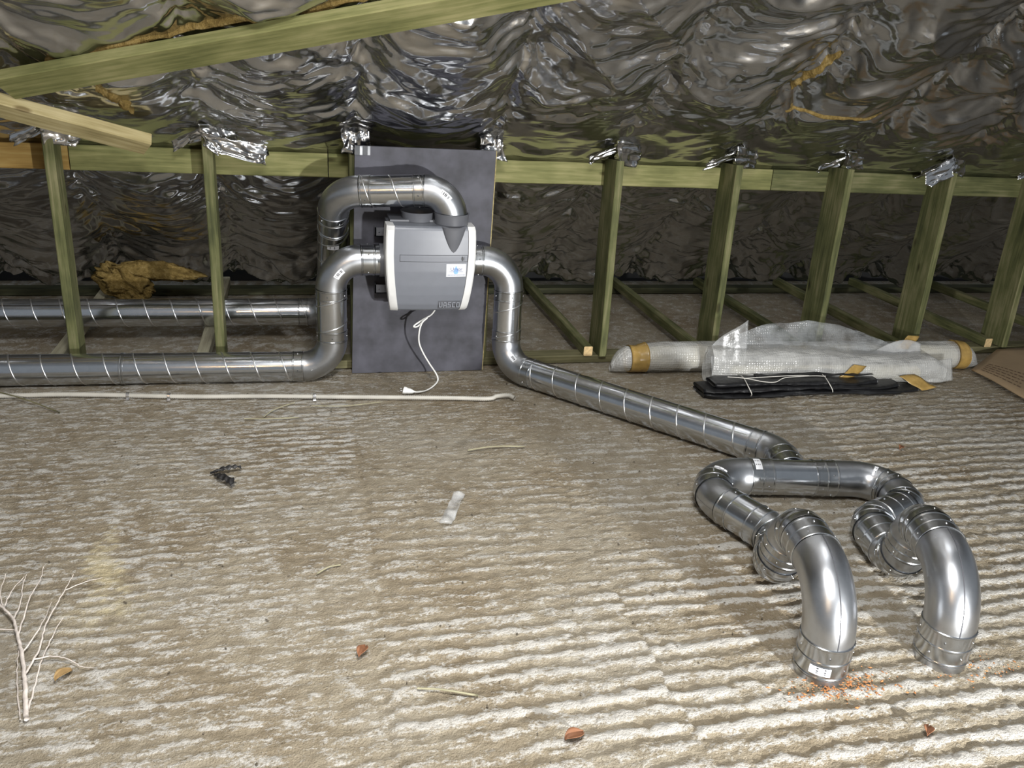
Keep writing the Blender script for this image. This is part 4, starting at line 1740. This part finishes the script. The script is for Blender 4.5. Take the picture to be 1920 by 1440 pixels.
# ================================================================ DEBRIS ON THE FLOOR
branch = empty('dry_branch', (-0.75, 2.0, 0))
tag(branch, 'bare bleached twiggy branch lying at the lower left', 'branch')
tw = [([(-0.722, 1.822, 0.012), (-0.745, 1.90, 0.012), (-0.770, 1.985, 0.014), (-0.800, 2.075, 0.016), (-0.830, 2.15, 0.018), (-0.862, 2.225, 0.02), (-0.905, 2.285, 0.022), (-0.955, 2.33, 0.025)], 0.0085, 0.0035),
      ([(-0.770, 1.985, 0.014), (-0.758, 2.08, 0.02), (-0.765, 2.17, 0.025), (-0.760, 2.26, 0.028), (-0.752, 2.34, 0.03), (-0.745, 2.42, 0.03)], 0.0040, 0.0014),
      ([(-0.800, 2.075, 0.016), (-0.785, 2.14, 0.022), (-0.775, 2.22, 0.025), (-0.778, 2.29, 0.025)], 0.003, 0.0012),
      ([(-0.830, 2.15, 0.018), (-0.838, 2.24, 0.022), (-0.845, 2.33, 0.025), (-0.838, 2.41, 0.027), (-0.845, 2.475, 0.03)], 0.0035, 0.0012),
      ([(-0.862, 2.225, 0.02), (-0.865, 2.31, 0.024), (-0.880, 2.38, 0.027), (-0.885, 2.44, 0.03)], 0.003, 0.0012),
      ([(-0.905, 2.285, 0.022), (-0.905, 2.36, 0.026), (-0.888, 2.43, 0.03)], 0.0028, 0.001),
      ([(-0.905, 2.285, 0.022), (-0.935, 2.36, 0.026), (-0.945, 2.45, 0.03)], 0.0028, 0.001),
      ([(-0.752, 2.34, 0.03), (-0.70, 2.375, 0.03), (-0.655, 2.395, 0.028)], 0.002, 0.001),
      ([(-0.758, 2.04, 0.02), (-0.72, 2.045, 0.022), (-0.675, 2.03, 0.02), (-0.632, 2.00, 0.012), (-0.60, 1.995, 0.008)], 0.0028, 0.001),
      ([(-0.725, 1.85, 0.012), (-0.735, 1.95, 0.010), (-0.742, 2.03, 0.012), (-0.740, 2.10, 0.016), (-0.735, 2.16, 0.02), (-0.728, 2.21, 0.024)], 0.0035, 0.0012),
      ([(-0.738, 1.83, 0.008), (-0.772, 1.93, 0.008), (-0.80, 2.03, 0.010), (-0.818, 2.12, 0.012)], 0.003, 0.0014),
      ([(-0.845, 2.18, 0.018), (-0.90, 2.20, 0.015), (-0.96, 2.25, 0.012)], 0.0028, 0.001)]
for i, (ps, r0, r1) in enumerate(tw):
    cs = catmull(ps, 6)
    wob = random.Random(i)
    cs = [c + Vector((wob.uniform(-.0015, .0015), wob.uniform(-.0015, .0015), 0)) for c in cs]
    nrad = [0.78 * r0 + (0.8 * r1 - 0.78 * r0) * k / (len(cs) - 1) for k in range(len(cs))]
    v, f = sweep(cs, nrad, 8)
    add('stem' if i == 0 else 'twig', v, f, M_TWIG, branch, True)

# black feather scrap
feath = empty('feather_scrap', (-0.34, 3.03, 0))
tag(feath, 'small black torn feather scrap on open floor left of centre', 'feather')


def feather(p0, p1, w, seed):
    p0, p1 = Vector(p0), Vector(p1)
    d = (p1 - p0)
    s = Vector((-d.y, d.x, 0)).normalized()

    def fn(u, q):
        ww = w * math.sin(min(1, u * 1.15) * math.pi * 0.85) ** 0.6 * (1 + 0.45 * float(vnoise(np.array(u * 9 + seed), np.array(round(q) * 3.0), 500)))
        return tuple(p0 + d * u + s * (ww * (q - 0.5) * 2) + Vector((0, 0, 0.010 + 0.020 * math.sin(u * 2.6) * (1 - abs(q - 0.5)) + 0.004 * math.sin(u * 30 + q * 4))))
    return sheet('vane', fn, 24, 6, M_FEATHER, feath, 0.002)


feather((-0.395, 3.09, 0), (-0.285, 3.115, 0), 0.012, 1)
feather((-0.385, 3.08, 0), (-0.300, 2.975, 0), 0.018, 2)
v, f = sweep([(-0.40, 3.083, 0.012), (-0.37, 3.093, 0.018), (-0.345, 3.10, 0.02)], [0.004, 0.006, 0.003], 8)
add('quill', v, f, M_FEATHER, feath, True)

# clear tape scrap
scrap = sheet('film_scrap', lambda u, w: (0.445 + 0.09 * u + 0.045 * w, 2.60 + 0.21 * u - 0.01 * w, 0.012 + 0.012 * math.sin(u * 7) * math.sin(w * 4) + 0.004 * math.sin(u * 21)), 24, 8, M_FILM, None)
tag(scrap, 'crumpled scrap of clear film lying mid floor', 'film scrap')

# leaves
for (x, y, rot, s, lab) in ((0.122, 1.945, 1.1, 0.026, 'rust-brown dry leaf on the floor at lower centre left'),
                            (0.638, 1.535, 0.3, 0.030, 'rust-brown curled leaf on the floor at bottom centre'),
                            (1.601, 1.39, 0.8, 0.022, 'small brown leaf on the floor below the near duct ends'),
                            (2.72, 2.975, 0.5, 0.024, 'small brown leaf on the floor right of the tee'),
                            (-0.672, 1.975, 0.9, 0.026, 'ochre leaf lying beside the bleached branch')):
    def lf(u, w, x=x, y=y, rot=rot, s=s):
        a = (u - 0.5) * 2 * s
        b = (w - 0.5) * 2 * s * 0.62 * math.sin(max(0.02, min(0.98, u)) * math.pi) ** 0.7
        return (x + a * math.cos(rot) - b * math.sin(rot), y + a * math.sin(rot) + b * math.cos(rot), 0.010 + 0.010 * abs(w - 0.5) * 2 + 0.006 * math.sin(u * 4))
    o = sheet('dry_leaf', lf, 12, 7, M_OCHRE if 'ochre' in lab else M_LEAF, None, 0.001)
    tag(o, lab, 'leaf')

# straws and fine sticks
sticks = [([(0.26, 1.775, 0.009), (0.33, 1.755, 0.011), (0.42, 1.72, 0.009)], 0.0030, 'flat pale straw at bottom centre'),
          ([(-0.30, 3.60, 0.008), (-0.20, 3.585, 0.01), (-0.06, 3.59, 0.008)], 0.0028, 'thin pale stick lying below the conduit, left of centre'),
          ([(-0.22, 3.60, 0.010), (-0.17, 3.68, 0.014), (-0.08, 3.76, 0.010)], 0.0025, 'thin pale stick crossing another just below the conduit'),
          ([(-1.45, 3.98, 0.030), (-1.28, 3.88, 0.020), (-1.10, 3.74, 0.008)], 0.003, 'thin dark stick leaning over the conduit at far left'),
          ([(0.66, 3.18, 0.008), (0.78, 3.20, 0.010), (0.92, 3.19, 0.008)], 0.0030, 'short pale stick on the floor in front of the unit'),
          ([(0.0, 3.72, 0.008), (0.15, 3.70, 0.010), (0.33, 3.735, 0.008)], 0.0022, 'thin wiry stick just below the conduit under the board'),
          ([(0.0, 2.35, 0.008), (0.04, 2.38, 0.010), (0.08, 2.39, 0.008)], 0.0028, 'short yellow straw alone on the floor left of centre')]
for ps, r, lab in sticks:
    v, f = sweep(catmull(ps, 6), r, 6)
    o = add('stick', v, f, M_PLATE if 'dark' in lab else M_STRAW, None, True)
    tag(o, lab, 'stick')


# crumbs
def scatter(name, n, gen, size, mat, label, cat):
    r = np.random.default_rng(hash(name) % 1000 if False else len(name) * 7)
    mb = MB()
    for _ in range(n):
        x, y = gen(r)
        s = size * r.uniform(0.4, 1.5)
        a = r.uniform(0, 6.28)
        c, sn = math.cos(a), math.sin(a)
        el = r.uniform(1, 2.6)
        P = [(-s * el, 0, 0.2 * s), (0, -s, 0), (s * el, 0, 0.3 * s), (0, s, 0.1 * s), (0, 0, s * 0.9)]
        z = 0.001
        mb.add([(x + p[0] * c - p[1] * sn, y + p[0] * sn + p[1] * c, z + p[2]) for p in P], [(0, 1, 4), (1, 2, 4), (2, 3, 4), (3, 0, 4)])
    o = add(name, mb.v, mb.f, mat, None, False)
    tag(o, label, cat, kind='stuff')


scatter('floor_crumbs', 620, lambda r: (r.uniform(-1.8, 3.9), 1.2 + 2.9 * r.uniform(0, 1) ** 0.8), 0.0028, M_SPECK, 'scattered dark crumbs and grit on the concrete floor', 'debris')
scatter('rust_chips', 260, lambda r: (1.47 + r.normal(0, 0.075), 1.595 + r.normal(0, 0.03)), 0.0028, M_CHIP, 'orange rusty chips around the foot of the nearer duct end', 'debris')
scatter('rusty_crumbs', 60, lambda r: (1.93 + r.normal(0, 0.09), 1.59 + r.normal(0, 0.03)), 0.0025, M_CHIP, 'few orange crumbs by the foot of the right duct end', 'debris')
